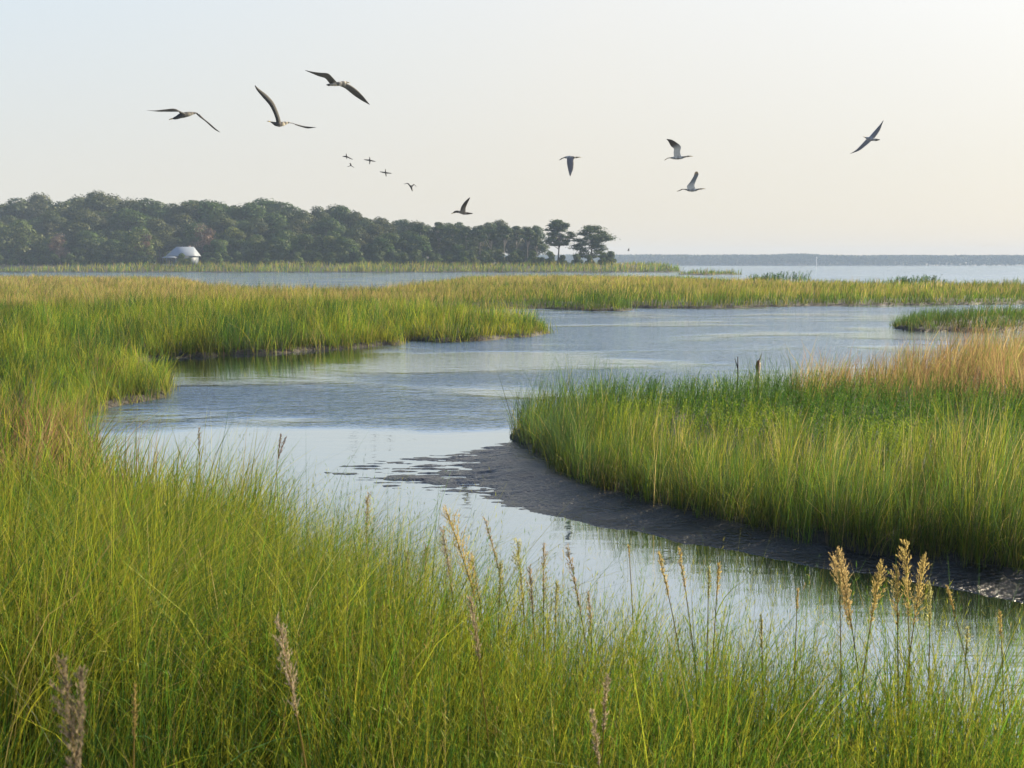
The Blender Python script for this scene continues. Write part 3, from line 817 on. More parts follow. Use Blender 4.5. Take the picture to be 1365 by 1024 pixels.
L_BACK = 'tall dark tree whose rounded crown forms the skyline of the far wood'
L_MID = 'green tree in the middle of the far wood, just below the skyline crowns'
L_FRONT = 'low rounded olive tree along the front edge of the far wood'
L_THIN = 'slender pale trunked tree with high thin crown at the open right end of the wood'
for k in range(68):
    px = -330 + k * 15.8 + random.uniform(-8, 8)
    if px > 722: continue
    Y = random.uniform(372, 400)
    py = sky_line(px) + random.choice([-4, -1, 1, 3, 6, 10])
    h = CAM_H + (HOR - py) * Y / F - 2.25
    s = h / 20.5
    place_tree('tall%d' % random.randrange(4), px, Y, max(.72, s) * random.uniform(.9, 1.45), 'broadleaf_tree', L_BACK, 'skyline trees of the far wood', sz=s)
for k in range(58):
    px = -320 + k * 18 + random.uniform(-10, 10)
    if px > 640: continue
    Y = random.uniform(350, 366)
    s = (CAM_H + (HOR - sky_line(px)) * Y / F - 2.25) * random.uniform(.62, .85) / 20.5
    place_tree('tall%d' % random.randrange(4), px, Y, max(.66, s) * 1.3, 'broadleaf_tree', L_MID, 'middle trees of the far wood', sz=s)
for k in range(52):
    px = -310 + k * 20 + random.uniform(-9, 9)
    if px > 690 or 205 < px < 285: continue
    Y = random.uniform(332, 344)
    s = (CAM_H + (HOR - sky_line(px)) * Y / F - 2.25) * random.uniform(.38, .66) / 11.2
    place_tree('round%d' % random.randrange(3), px, Y, s * (1.1 if px < 560 else .75), 'rounded_tree', L_FRONT, 'front trees of the far wood', sz=s * (1 if px < 560 else .7))
for px in (560, 585, 603, 622, 640, 655, 672, 688, 703, 716):
    Y = random.uniform(346, 362)
    s = (CAM_H + (HOR - sky_line(px)) * Y / F - 2.25) * random.uniform(.86, 1.0) / 17.0
    place_tree('thin%d' % random.randrange(2), px, Y, s, 'slender_tree', L_THIN, 'slender trees at the right end of the far wood')
place_tree('brown', 80, 329, .95, 'bare_tree', 'bare reddish brown tree at the far left front of the wood')
place_tree('brown', 190, 333, 1.05, 'bare_tree', 'bare pinkish brown tree just left of the white house')
place_tree('brown', 272, 338, 1.25, 'bare_tree', 'tall bare brown tree just right of the white house')
L_BUSH = 'dark green bush at the foot of the far wood just behind the reed belt'
for k in range(60):
    px = -300 + k * 18.7 + random.uniform(-6, 6)
    if 214 < px < 262 or px > 812: continue
    place_tree('bush%d' % random.randrange(2), px, random.uniform(325, 331), random.uniform(.7, 1.25), 'low_bush', L_BUSH, 'bushes at the foot of the far wood')
for k in range(34):
    px = -300 + k * 30.5 + random.uniform(-8, 8)
    place_tree('bush%d' % random.randrange(2), px, random.uniform(402, 412), random.uniform(1.7, 2.4), 'low_bush', 'shadowy tall bush seen between the trunks deep in the far wood', 'bushes deep in the far wood')
place_tree('bush0', 814, 330, 1.25, 'low_bush', 'last dark bush at the right tip of the wooded point')
place_tree('bush1', 243, 317.5, 1.0, 'low_bush', 'green bush in front of the white house porch')
place_tree('bush0', 253, 317, .62, 'low_bush', 'small dark bush before the right corner of the white house')
place_tree('bush1', 290, 321, 1.1, 'low_bush', 'spreading bush beside the right side of the white house')


def lone_tree(px, py, Y, rx, label, seed, crown_frac):
    H = CAM_H + (HOR - py) * Y / F - 2.25
    mb = MB(); cs = []
    r_ = np.random.default_rng(seed)
    hz = H * crown_frac; z0 = H - hz
    for k in range(64):
        a = r_.uniform(0, 2 * np.pi); zz = r_.uniform(0, 1)
        prof = math.sqrt(max(.02, 1 - zz ** 2.2)) * (1 if zz > .25 else .75 + zz)
        rad = rx * prof * r_.uniform(.35, .95)
        c = np.array((math.cos(a) * rad, math.sin(a) * rad, z0 + (hz - .5) * zz))
        m = 230; v = r_.normal(0, 1, (m, 3)); v[:, 2] = np.abs(v[:, 2]) * .6 - .1
        lr = rx * r_.uniform(.16, .27)
        pt = c + v * lr * .55 * np.array((1, 1, .75))
        col = np.array(T_DARK) * r_.lognormal(0, .18) * r_.lognormal(0, .2, (m, 1)) * np.array((1.1, 1, .9))
        leaf_quads(mb, pt, v * .3 + np.array((0, 0, 1.)), .29, col)
        cs.append((c, lr))
    root = empty('umbrella_pine', (gx(px, Y, 2.2), Y, 2.25))
    tag(root, label, 'tree')
    trunk_mesh(cs, 0, .34, (.07, .06, .05), seed, 30, .3).build('trunk', M_BARK, root, True)
    mb.build('crown', M_LEAF, root)


lone_tree(744, 294, 345, 5.9, 'taller narrow pine with a see-through domed crown, set apart left of the point', 301, .60)
lone_tree(788, 303, 342, 8.8, 'broad spreading pine with layered crown at the right tip of the wooded point', 302, .82)

# ------------------------------------------------------------------ house
def box(mb, x0, x1, y0, y1, z0, z1, c):
    v = [(x, yy, zz) for zz in (z0, z1) for yy in (y0, y1) for x in (x0, x1)]
    mb.add(v, [(0, 2, 3, 1), (4, 5, 7, 6), (0, 1, 5, 4), (2, 6, 7, 3), (0, 4, 6, 2), (1, 3, 7, 5)], c)


def hip(mb, x0, x1, y0, y1, z0, z1, inx, iny, c, th=.14, inr=None):
    inr = inx if inr is None else inr
    ym = (y0 + y1) / 2
    v = [(x0, y0, z0), (x1, y0, z0), (x1, y1, z0), (x0, y1, z0), (x0 + inx, ym - iny, z1), (x1 - inr, ym - iny, z1), (x1 - inr, ym + iny, z1), (x0 + inx, ym + iny, z1),
         (x0, y0, z0 - th), (x1, y0, z0 - th), (x1, y1, z0 - th), (x0, y1, z0 - th)]
    mb.add(v, [(0, 1, 5, 4), (1, 2, 6, 5), (2, 3, 7, 6), (3, 0, 4, 7), (4, 5, 6, 7), (0, 8, 9, 1), (1, 9, 10, 2), (2, 10, 11, 3), (3, 11, 8, 0), (8, 11, 10, 9)], c)


WHITE = (.10, .12, .15); ROOFC = (.15, .175, .215)
HY = 322
house = empty('white_house', (gx(241, HY, 2.2), HY, 2.2), 0, .86)
tag(house, 'small white house with pale hipped roof and porch at the edge of the wood', 'house')
mb = MB(); box(mb, -4.6, 4.6, 0, 7.5, 0, 3.3, WHITE); mb.build('wall', M_PAINT, house)
mb = MB(); hip(mb, -5.3, 5.3, -.6, 8.1, 3.46, 6.9, 2.6, .05, ROOFC, inr=1.3); rf = mb.build('roof', M_PAINT, house)
mb = MB(); box(mb, 1.6, 2.3, 4.6, 5.2, 5.2, 7.3, (.2, .14, .12)); mb.build('chimney', M_PAINT, rf)
mb = MB(); hip(mb, -6.4, -1.0, -2.4, -.02, 2.75, 3.2, .9, .5, ROOFC); mb.build('porch_roof', M_PAINT, house)
mb = MB(); box(mb, -6.3, -1.1, -2.2, -.02, -.5, .25, (.3, .3, .3)); mb.build('porch_floor', M_PAINT, house)
for xx in (-6.1, -4.6, -2.9, -1.3):
    mb = MB(); box(mb, xx - .11, xx + .11, -2.15, -1.93, .26, 2.6, WHITE); mb.build('porch_post', M_PAINT, house)
for xx, zz in ((-3.6, .7), (.4, .7), (3.2, .7)):
    mb = MB()
    for q in ((-.6, -.5, 0, 1.5), (.5, .6, 0, 1.5), (-.5, .5, 1.4, 1.5), (-.5, .5, 0, .1)): box(mb, xx + q[0], xx + q[1], -.05, .02, zz + q[2], zz + q[3], WHITE)
    w = mb.build('window', M_PAINT, house)
    mb = MB(); box(mb, xx - .5, xx + .5, -.03, .0, zz + .1, zz + 1.4, (.02, .02, .03)); mb.build('pane', M_GLASS, w)
mb = MB(); box(mb, -1.9, -.9, -.05, .02, .26, 2.4, (.18, .22, .25)); dr = mb.build('door', M_PAINT, house)
mb = MB(); box(mb, -1.08, -1.0, -.11, -.05, 1.2, 1.3, (.3, .28, .2)); mb.build('handle', M_PAINT, dr)

# ------------------------------------------------------------------ far shore wood (reads as one hazy mass)
mb = MB()
n = 90000
X = rng.uniform(-1200, 1200, n); Yf = 1604 + rng.random(n) ** 2 * 110
top = 15.4 + 3.4 * (fbm(X * .004, X * 0, 51, 3) - .4) + 1.6 * (fbm(X * .03, X * 0 + 1, 52, 3) - .5) + 2.0 * np.exp(-((X - 478) / 40) ** 2) + (Yf - 1604) * .008
zz = top * rng.random(n) ** .7
c = np.array((.045, .06, .035))[None] * rng.lognormal(0, .25, (n, 1))
leaf_quads(mb, np.column_stack([X, Yf, zz + .3]), np.tile(np.array((0, -.4, .6)), (n, 1)), 1.9, c)
tag(mb.build('far_shore_wood', M_LEAF), 'low wooded far shore fading to blue haze across the bay', 'woodland', kind='stuff')

# shrubs at the back of the meadow
for px, Y, s, lab in ((1012, 116, .30, 'low dark shrub, leftmost of the clump at the back of the meadow'), (1030, 114, .36, 'low dark shrub in the middle of the clump at the back of the meadow'),
                      (1056, 113, .42, 'taller dark shrub, rightmost of the clump at the back of the meadow'), (1205, 103, .26, 'tiny shrub at the back of the meadow before the bay, left of the far pair'),
                      (1232, 103, .30, 'tiny shrub at the back of the meadow before the bay, right of the far pair')):
    n_ = 46; mb = MB()
    q = np.column_stack([rng.normal(0, 2.4 * s, n_), rng.normal(0, 1.6 * s, n_), np.zeros(n_)])
    sprigs(mb, q, rng.uniform(1.5, 3.2, n_) * s / .36 * .46, np.full(n_, 105.), [DEEP, BLUE, FRESH], [.8, .8, .5], 16, .30, .07, .25, .6)
    o = mb.build('marsh_shrub', M_GRASS); o.location = (gx(px, Y, .3), Y, .2); tag(o, lab, 'shrub')

# channel marker pole far out in the bay, stake and dead twigs at the back of the right bank
p = Vector((gx(1088, 560), 560, 0))
r = empty('channel_marker', p); tag(r, 'thin white channel marker pole standing in the far bay', 'marker pole')
mb = MB(); tube(mb, [(0, 0, -1), (0, 0, 6.6)], [.13, .11], 8, (.75, .75, .75)); mb.build('pole', M_PAINT, r, True)
mb = MB(); tube(mb, [(0, 0, 5.4), (0, 0, 5.45), (0, 0, 6.3), (0, 0, 6.35)], [.12, .24, .24, .12], 8, (.7, .7, .7)); mb.build('daymark', M_PAINT, r)

Y0 = 17.2; p = Vector((gx(1010, Y0, .6), Y0, .15))
r = empty('weathered_stake', p, 0, .74); tag(r, 'pale weathered stake with red brown top and thin leaning twig on the right bank', 'stake')
mb = MB(); tube(mb, [(0, 0, 0), (.004, 0, .35), (.0, 0, .60), (.012, 0, .74), (.028, 0, .83)], [.05, .047, .045, .05, .03], 9, (.5, .36, .25)); mb.build('post', M_WOOD, r, True)
mb = MB(); tube(mb, [(-.022, -.02, .62), (-.030, -.025, .72), (-.012, -.022, .83), (.012, -.02, .88), (.03, -.02, .87)], [.018, .038, .040, .030, .012], 8, (.13, .045, .025)); mb.build('bark_strip', M_WOOD, r, True)
mb = MB(); tube(mb, [(.024, 0, .84), (.05, 0, .95), (.085, 0, 1.06)], [.014, .011, .005], 6, (.03, .03, .03)); mb.build('twig', M_WOOD, r, True)
p = Vector((gx(983, Y0, .6), Y0, .15))
r = empty('dead_twig', p); tag(r, 'dark dead forked twig left of the weathered stake', 'twig')
mb = MB(); tube(mb, [(0, 0, 0), (.01, 0, .4), (.0, 0, .72)], [.014, .013, .009], 6, (.03, .03, .03)); mb.build('stem', M_WOOD, r, True)
mb = MB(); tube(mb, [(.008, 0, .5), (-.03, 0, .62), (-.055, 0, .70)], [.01, .008, .004], 6, (.03, .03, .03)); mb.build('branch', M_WOOD, r, True)

# ------------------------------------------------------------------ birds (px offsets: right, up, towards the viewer)
def wing_sections(mb, secs, mpp, colf, n=9, sub=5):
    """secs: (pos, chord vector from leading to trailing edge, thickness) in px units -> lofted aerofoil with a rounded edge."""
    S = [(np.array(p, float), np.array(c, float), t) for p, c, t in secs]
    fine = []
    for i in range(len(S) - 1):
        for k in range(sub):
            u = k / sub
            p0 = S[max(i - 1, 0)]; p1 = S[i]; p2 = S[i + 1]; p3 = S[min(i + 2, len(S) - 1)]
            f = lambda j: .5 * (2 * p1[j] + (p2[j] - p0[j]) * u + (2 * p0[j] - 5 * p1[j] + 4 * p2[j] - p3[j]) * u * u + (3 * p1[j] - p0[j] - 3 * p2[j] + p3[j]) * u ** 3)
            fine.append((f(0), f(1), max(.25, f(2))))
    fine.append(S[-1])
    m = len(fine); v = []; c = []
    for i, (p, ch, t) in enumerate(fine):
        nxt = fine[min(i + 1, m - 1)][0] - fine[max(i - 1, 0)][0]
        nn = np.cross(ch, nxt); nn = nn / (np.linalg.norm(nn) + 1e-9)
        for k in range(n):
            a = 2 * math.pi * k / n
            u = .5 - .5 * math.cos(a)
            th = math.sin(a) * t * (1 - .55 * u)
            camber = math.sin(math.pi * u) * t * .6
            v.append((p + ch * u + nn * (th + camber)) * mpp); c.append(colf(i / (m - 1), u, math.sin(a) > 0))
    f = []
    for i in range(m - 1):
        for k in range(n): f.append((i * n + k, i * n + (k + 1) % n, (i + 1) * n + (k + 1) % n, (i + 1) * n + k))
    v.append(fine[0][0] * mpp); v.append((fine[-1][0] + fine[-1][1] * .5) * mpp); c += [c[0], c[-1]]
    for k in range(n):
        f.append((len(v) - 2, (k + 1) % n, k, k)); f.append((len(v) - 1, (m - 1) * n + k, (m - 1) * n + (k + 1) % n, (m - 1) * n + (k + 1) % n))
    mb.add(v, f, np.array(c))


def bird(name, px, py, dist, label, body, wings, bcol, wcol, bill=None, billcol=(.25, .18, .06), group='birds flying over the marsh', span=90, cat='bird', legs=None, hires=True, wide=1.0):
    """body: list of (pos, radius[, radius2]); wings: list of section lists, all in px round the body centre."""
    mpp = dist / F
    pass
    tow = (Vector((0, 0, CAM_H)) - at(px, py, dist)).normalized(); right = Vector((0, 0, 1)).cross(tow).normalized(); up = tow.cross(right)
    mb = MB()
    bc = np.array(bcol)
    tube(mb, [Vector(p[0]) * mpp for p in body], [p[1] * mpp for p in body], 12, tuple(bc))
    nb = sum(len(v) for v in mb.v)
    nbody = len(body)
    cc = np.concatenate(mb.c)
    if isinstance(bcol[0], (tuple, list, np.ndarray)):
        cc = np.concatenate([np.repeat(np.array([bcol[min(i, len(bcol) - 1)] for i in range(nbody)]), 12, 0), np.array([bcol[0], bcol[-1]])])
    mb.c = [cc.astype(np.float32)]
    for w in wings:
        wing_sections(mb, [(p_, tuple(q_ * wide for q_ in c_), t_) for p_, c_, t_ in w], mpp, wcol)
    if legs:
        for l in legs: tube(mb, [Vector(q) * mpp for q in l[0]], [r_ * mpp for r_ in l[1]], 8, l[2])
    tmp = mb.build('tmp_bird', M_FEATHER)
    if hires:
        src = np.concatenate(mb.v); sc = np.concatenate(mb.c)
        kd = kdtree.KDTree(len(src))
        for i_, q in enumerate(src): kd.insert(q, i_)
        kd.balance()
        md = tmp.modifiers.new('r', 'REMESH'); md.mode = 'VOXEL'; md.voxel_size = max(span * mpp / 340, .0022)
        sm_ = tmp.modifiers.new('s', 'SMOOTH'); sm_.iterations = 1; sm_.factor = .4
        dg = bpy.context.evaluated_depsgraph_get()
        me = bpy.data.meshes.new_from_object(tmp.evaluated_get(dg))
        V = np.zeros(len(me.vertices) * 3, np.float32); me.vertices.foreach_get('co', V); V = V.reshape(-1, 3)
        C = np.array([sc[[h[1] for h in kd.find_n(q, 3)]].mean(0) for q in V])
        for a_ in list(me.color_attributes): me.color_attributes.remove(a_)
        a_ = me.color_attributes.new('Col', 'FLOAT_COLOR', 'POINT')
        a_.data.foreach_set('color', np.concatenate([C, np.ones((len(C), 1))], 1).astype(np.float32).ravel())
        me.polygons.foreach_set('use_smooth', np.ones(len(me.polygons), bool))
        if not me.materials: me.materials.append(M_FEATHER)
    else:
        me = tmp.data
    bpy.data.objects.remove(tmp)
    o = bpy.data.objects.new(name, me); COL.objects.link(o); me.name = name
    c = at(px, py, dist)
    # local frame: x right, y up in the picture plane, z towards the viewer, tilted with the sight line
    from mathutils import Matrix
    m = Matrix((right, up, tow)).transposed().to_4x4(); m.translation = c
    o.matrix_world = m
    tag(o, label, cat, group)
    if bill:
        mb = MB(); tube(mb, [Vector(q) * mpp for q in bill[0]], [r_ * mpp for r_ in bill[1]], 7, billcol)
        b = mb.build('bill', M_FEATHER, o, True)
    return o


DK = (.018, .02, .024); DK2 = (.035, .035, .038); CREAM = (.42, .37, .28); GREYW = (.30, .32, .36); WHT = (.42, .43, .45); BRN = (.06, .05, .042)


def gullwing(u, ch, top): return tuple(np.array(DK2) * (1 - u * .4) * (1.1 - .3 * ch))


def dusk(u, ch, top): return tuple(lerp(np.array(DK2), np.array(DK), u))


# gull 1 - dark, gliding left
bird('gull', 245, 154, 19, 'dark gull gliding at the far left with drooping outstretched wings',
     [((-15, -5, 6), .3), ((-12, -4.2, 5), 1.7), ((-9, -3.2, 4), 2.3), ((-5, -1, 2), 3.2), ((0, 0.5, 0), 3.6), ((6, 2, -3), 3.2), ((11, 3.2, -6), 2.0), ((16, 4, -8), .8)],
     [[((-4, 0, 2), (6, 0, -3), 1.8), ((-7, 5, 6), (6.5, -1.5, -3), 1.6), ((-12, 8.2, 10), (6, -3, -3), 1.3), ((-24, 6.6, 16), (5, -2.2, -3), 1.0), ((-36, 4.6, 22), (3.4, -1, -2), .8), ((-46, 4.2, 26), (1, 0, -.6), .4)],
      [((4, 2, -2), (6, 1, -3), 1.8), ((12, 5, -8), (6, -2.0, -3), 1.6), ((20, 1, -12), (5, -3.5, -3), 1.5), ((31, -7, -16), (3.6, -5, -3), 1.2), ((39, -14, -18), (2.4, -3.4, -2), .8), ((46, -19.5, -20), (.8, -.8, -.5), .4)]],
     [DK, DK, DK, DK, (.03, .03, .03), (.12, .11, .09), (.15, .13, .11), DK2], dusk, bill=([(-14.5, -4.8, 6), (-17.5, -5.6, 7), (-19, -6.6, 7.6)], [.9, .6, .15]), span=95, wide=1.35)
# gull 2 - steep raised wing
bird('gull', 370, 164, 19, 'gull with its left wing raised steeply and the other held level',
     [((-10, 1.5, 4), .3), ((-7, .4, 3), 1.3), ((-3, -1.4, 2), 2.6), ((2, -2, 0), 3.2), ((7, -1, -3), 3.0), ((12, .5, -6), 1.7), ((16, 1.2, -8), .6)],
     [[((-1.5, -1, 1), (5, .5, -2), 1.8), ((-3, 7, 5), (4.5, 1.5, -2), 1.5), ((-6.5, 16, 10), (4.6, 2, -2), 1.4), ((-10.5, 23, 13), (4.6, 3, -2), 1.4), ((-18, 31.5, 17), (4.2, 3, -2), 1.1), ((-25, 40, 21), (2, 2, -1), .7), ((-27.5, 45.5, 23), (.6, .8, -.2), .4)],
      [((4, -1, -1), (5, 1, -3), 1.7), ((14, 1.5, -8), (5, -1.5, -3), 1.5), ((24, -.5, -13), (4.4, -2.5, -3), 1.3), ((36, -3, -18), (3.4, -2.4, -2), .9), ((51, -4, -22), (1, 0, -.5), .4)]],
     [DK, BRN, DK2, (.12, .1, .09), CREAM, CREAM, (.4, .36, .3)], dusk, bill=([(-9.6, 1.4, 4), (-12.5, 2, 5), (-14, 1.7, 5.4)], [.8, .5, .15]), span=85, wide=1.3)
# gull 3 - largest, seen from behind
bird('gull', 448, 113, 17, 'largest grey brown gull, highest of all, with broad angled wings',
     [((-13, -.6, 4), .3), ((-10, -.6, 3.4), 1.6), ((-7.5, -.4, 3), 1.5), ((-2, .4, 1), 2.4), ((5, 1.4, -2), 2.9), ((11, 2.8, -5), 2.4), ((15, 3.6, -8), 1.0)],
     [[((3, 1.2, 0), (-10, -2.5, -2), 1.6), ((-4, 9, 4), (-6.2, -6, -2), 1.5), ((-10, 14, 8), (-4.5, -6.5, -2), 1.3), ((-20, 14.6, 12), (-2.2, -5, -1.5), 1.0), ((-30, 15.4, 16), (-1, -2.4, -1), .7), ((-39, 17, 19), (-.5, -.6, -.2), .4)],
      [((9, 3.4, -3), (-4.5, -5, -2), 1.6), ((17, 1.2, -8), (-5, -6, -2), 1.5), ((27, -5, -13), (-5, -7.5, -2), 1.4), ((35, -12.5, -17), (-3.6, -6, -2), 1.0), ((40.5, -19, -19), (-2, -3.2, -1), .7), ((45, -24.5, -21), (-.6, -.5, -.2), .4)]],
     [DK2, DK2, (.2, .18, .16), (.32, .28, .22), (.36, .32, .27), (.3, .28, .25), DK2], lambda u, ch, top: tuple(lerp(np.array((.085, .08, .075)), np.array((.035, .034, .034)), u)),
     bill=([(14.5, 3.5, -7.6), (17, 3.2, -9), (18.5, 2.6, -10)], [.8, .6, .2]), span=90)
# gull 4 - far right, banking
bird('gull', 1156, 186, 22, 'pale grey gull banking alone at the far right with wings in one slanting line',
     [((-3.5, 3.2, 2), .3), ((-1.5, 2.2, 1.5), 1.1), ((.5, 1.4, .6), 2.0), ((4, .2, 0), 2.4), ((8, -.6, -1), 1.8), ((12, -1.0, -2), 1.6), ((16, -1.0, -3), .4)],
     [[((1, 1.6, .5), (6, -3.2, -1), 1.5), ((7, 9, -4), (4.4, -4.6, -1), 1.3), ((13, 16, -8), (2.6, -4.5, -1), 1.0), ((17, 21, -10), (1.0, -2.0, -.5), .7), ((19, 24, -12), (.4, -.6, -.1), .35)],
      [((.5, 2.4, .8), (5.5, -4.2, -1), 1.5), ((-6, -5, 5), (4.8, -3, -1), 1.3), ((-12.5, -12, 9), (4, -1.6, -.8), 1.0), ((-17.5, -15.6, 12), (2, -.7, -.5), .6), ((-21, -17.4, 14), (.8, 0, 0), .35)]],
     [DK2, (.3, .3, .3), (.3, .3, .32), (.3, .3, .32), (.3, .29, .28), (.12, .11, .1), DK], lambda u, ch, top: tuple(lerp(np.array((.15, .155, .18)), np.array((.05, .047, .045)), u ** 1.5)),
     bill=([(-3, 3.0, 2), (-5.5, 4, 3)], [.6, .15]), span=60)


def ibiswing(u, ch, top):
    return tuple(lerp(np.array(WHT), np.array((.055, .045, .04)), float(sstep(.30, .62, u))))


def heronwing(u, ch, top):
    a = lerp(np.array(WHT), np.array((.13, .15, .18)), float(sstep(.15, .45, u)))
    return tuple(lerp(a, np.array((.24, .18, .11)), float(sstep(.6, .8, u))))


GB = [(.12, .11, .1), (.16, .15, .14), (.15, .145, .14), (.16, .16, .16), (.16, .16, .16), (.15, .14, .13), (.25, .2, .15), (.2, .17, .13), (.12, .1, .08)]
bird('wading_bird', 904, 210, 27, 'flying wader with dark bent wing raised, upper of the close pair at right',
     [((-12, -.4, -1), .4), ((-9, -.4, -1), 1.0), ((-5, -.6, 0), 1.9), ((0, -.6, 0), 2.2), ((5, -.2, 0), 1.9), ((8, .4, 0), 1.1), ((11, 1.0, 0), .9), ((13.5, 1.3, 0), 1.2), ((15, 1.3, 0), .5)],
     [[((4.2, 1, 1), (-9, -1, 1), 1.3), ((2.6, 7, 5), (-8, -.6, 0), 1.2), ((3.4, 14, 9), (-8.6, -2.6, 0), 1.1), ((-2, 19, 12), (-7, -4, 0), .9), ((-9, 23, 14), (-4, -2, 0), .7), ((-14, 23.6, 15), (-1.6, 0, 0), .4)],
      [((4, 1, -1), (-8, -1, -1), 1.2), ((2.2, 7, -7), (-7, -.6, 0), 1.1), ((2.8, 13.6, -13), (-7.2, -2.4, 0), 1.0), ((-2.2, 18.4, -18), (-5.6, -3.4, 0), .8), ((-9.4, 22.4, -22), (-1.6, -1.2, 0), .5)]],
     GB, ibiswing, bill=([(14.6, 1.3, 0), (17, 1.4, 0), (19.5, 1.0, 0)], [.7, .5, .15]), legs=[([(-10, -.2, .5), (-14, -.8, .5), (-18, -3.6, .5)], [.6, .45, .3], (.2, .15, .1)), ([(-10, -.2, -.5), (-14, -.6, -.5), (-17.4, -2.8, -.5)], [.6, .45, .3], (.2, .15, .1))], span=55, wide=1.12)
bird('wading_bird', 922, 253, 27, 'flying wader with rounded brown tipped wing straight up, lower of the close pair at right',
     [((-10, .6, -1), .4), ((-7, .2, -1), 1.0), ((-4, -.4, 0), 1.7), ((1, -.8, 0), 2.0), ((6, -.4, 0), 1.6), ((8.5, .4, 0), 1.0), ((11, .8, 0), .9), ((12.5, .9, 0), 1.1), ((14, .9, 0), .5)],
     [[((5.2, 1, 1), (-9, -.4, 1), 1.3), ((3.6, 6, 4), (-8.4, -1, 0), 1.2), ((6, 13, 7), (-6.8, -2.2, 0), 1.1), ((8.4, 19, 10), (-5.4, -1.4, 0), .9), ((8, 22, 11), (-4, -.4, 0), .7), ((6.4, 23.4, 11.5), (-1.4, 0, 0), .4)],
      [((5, 1, -1), (-8, -.4, -1), 1.2), ((3.6, 5.6, -6), (-7.4, -1, 0), 1.1), ((5.6, 12, -11), (-6, -2.2, 0), 1.0), ((7.6, 18, -15), (-4.6, -1.4, 0), .8), ((6, 21.4, -17), (-1.4, 0, 0), .4)]],
     GB, heronwing, bill=([(13.6, .9, 0), (16, 1.1, 0), (18.5, .7, 0)], [.6, .45, .15]), legs=[([(-8, .6, .5), (-13, .8, .5), (-16, -1, .5), (-19.5, -1.8, .5)], [.6, .5, .6, .25], (.12, .1, .08)), ([(-8, .6, -.5), (-12, .7, -.5), (-15, -.6, -.5), (-17.6, -1.6, -.5)], [.6, .5, .6, .25], (.12, .1, .08))], span=50, wide=1.2)
bird('wading_bird', 760, 211, 27, 'flying bird with wings on the downstroke, alone above the wooded point',
     [((-7, .6, -2), .6), ((-4, .8, -1), 1.6), ((0, .8, 0), 2.3), ((4, .8, 0), 1.9), ((7, .8, 1), 1.1), ((9, 1, 1), 1.2), ((11, 1.2, 1), .5)],
     [[((4.6, .2, 1.5), (-9.2, -.4, 1), 1.4), ((5, -6, 6), (-9.4, -1, 0), 1.3), ((4.2, -14, 9), (-6.8, -1.6, 0), 1.1), ((2, -20, 11), (-3, -1.2, 0), .7), ((.6, -23.4, 12), (-.7, 0, 0), .35)],
      [((4, 1.6, -1.5), (-8, 0, -1), 1.4), ((1, 3, -7), (-8, -1.6, -1), 1.2), ((-6, 2, -13), (-6, -2, -1), .9), ((-11, -.6, -16), (-3, -1.2, -.5), .6), ((-15, -2.6, -18), (-.6, 0, 0), .35)]],
     [DK2, (.3, .3, .3), (.3, .29, .28), (.2, .18, .16), (.5, .42, .3), (.2, .17, .12), DK], lambda u, ch, top: (.095, .088, .08) if not top else (.15, .145, .16),
     bill=([(10.6, 1.2, 1), (12.5, 1.2, 1), (14.5, .8, 1)], [.7, .5, .15]), span=50)
bird('wading_bird', 616, 283, 27, 'brown bird flying low over the wood with one wing raised',
     [((14, -1.6, 0), .5), ((11, -1.6, 0), 1.0), ((7.5, -1.6, 0), 1.6), ((2, -1.2, 0), 2.2), ((-3, .2, 0), 1.8), ((-7, .8, 0), 1.5), ((-10, .2, 0), 1.4), ((-12, -1, 0), .5)],
     [[((-3.0, 0, 1), (8, -.6, 1), 1.4), ((-1.6, 6, 4), (6.6, -.8, 0), 1.3), ((2, 12, 7), (5, -1.4, 0), 1.1), ((7, 17, 10), (2.4, -1.4, 0), .7), ((10.4, 19.4, 12), (.6, -.2, 0), .35)],
      [((-2.6, 0, -1), (7, -.6, -1), 1.3), ((-1.6, 5, -6), (6, -.8, 0), 1.1), ((1.6, 11, -11), (4.4, -1.4, 0), .9), ((6.4, 16, -15), (1.4, -.8, 0), .4)]],
     [DK2, BRN, BRN, (.14, .12, .11), (.14, .12, .11), BRN, BRN, DK], lambda u, ch, top: tuple(lerp(np.array((.17, .15, .13)), np.array((.05, .042, .036)), float(sstep(0, .5, u)))),
     bill=([(-11.6, -.8, 0), (-13.4, -1.5, 0), (-14.6, -2.2, 0)], [.7, .5, .15]), span=45)


def far_bird(px, py, dist, label, body, wings, name='small_bird', k=1.0):
    bird(name, px, py, dist, label, [((a * k, b * k, c * k), r_ * k) for a, b, c, r_ in body],
         [[((p[0] * k, p[1] * k, p[2] * k), (q[0] * k, q[1] * k, q[2] * k), t * k) for p, q, t in w] for w in wings], DK2, lambda u, ch, top: DK2, group='small distant birds in a loose flock', span=18, hires=False)


def cross_w(lx, ly, rx, ry):
    return [[((-.2, 1.2, 0), (0, -2.0, 0), .5), ((lx * .5, ly * .5 + .8, 1), (0, -1.6, 0), .45), ((lx, ly + .3, 2), (0, -.6, 0), .3)],
            [((.2, 1.2, 0), (0, -2.0, 0), .5), ((rx * .5, ry * .5 + .8, -1), (0, -1.6, 0), .45), ((rx, ry + .3, -2), (0, -.6, 0), .3)]]


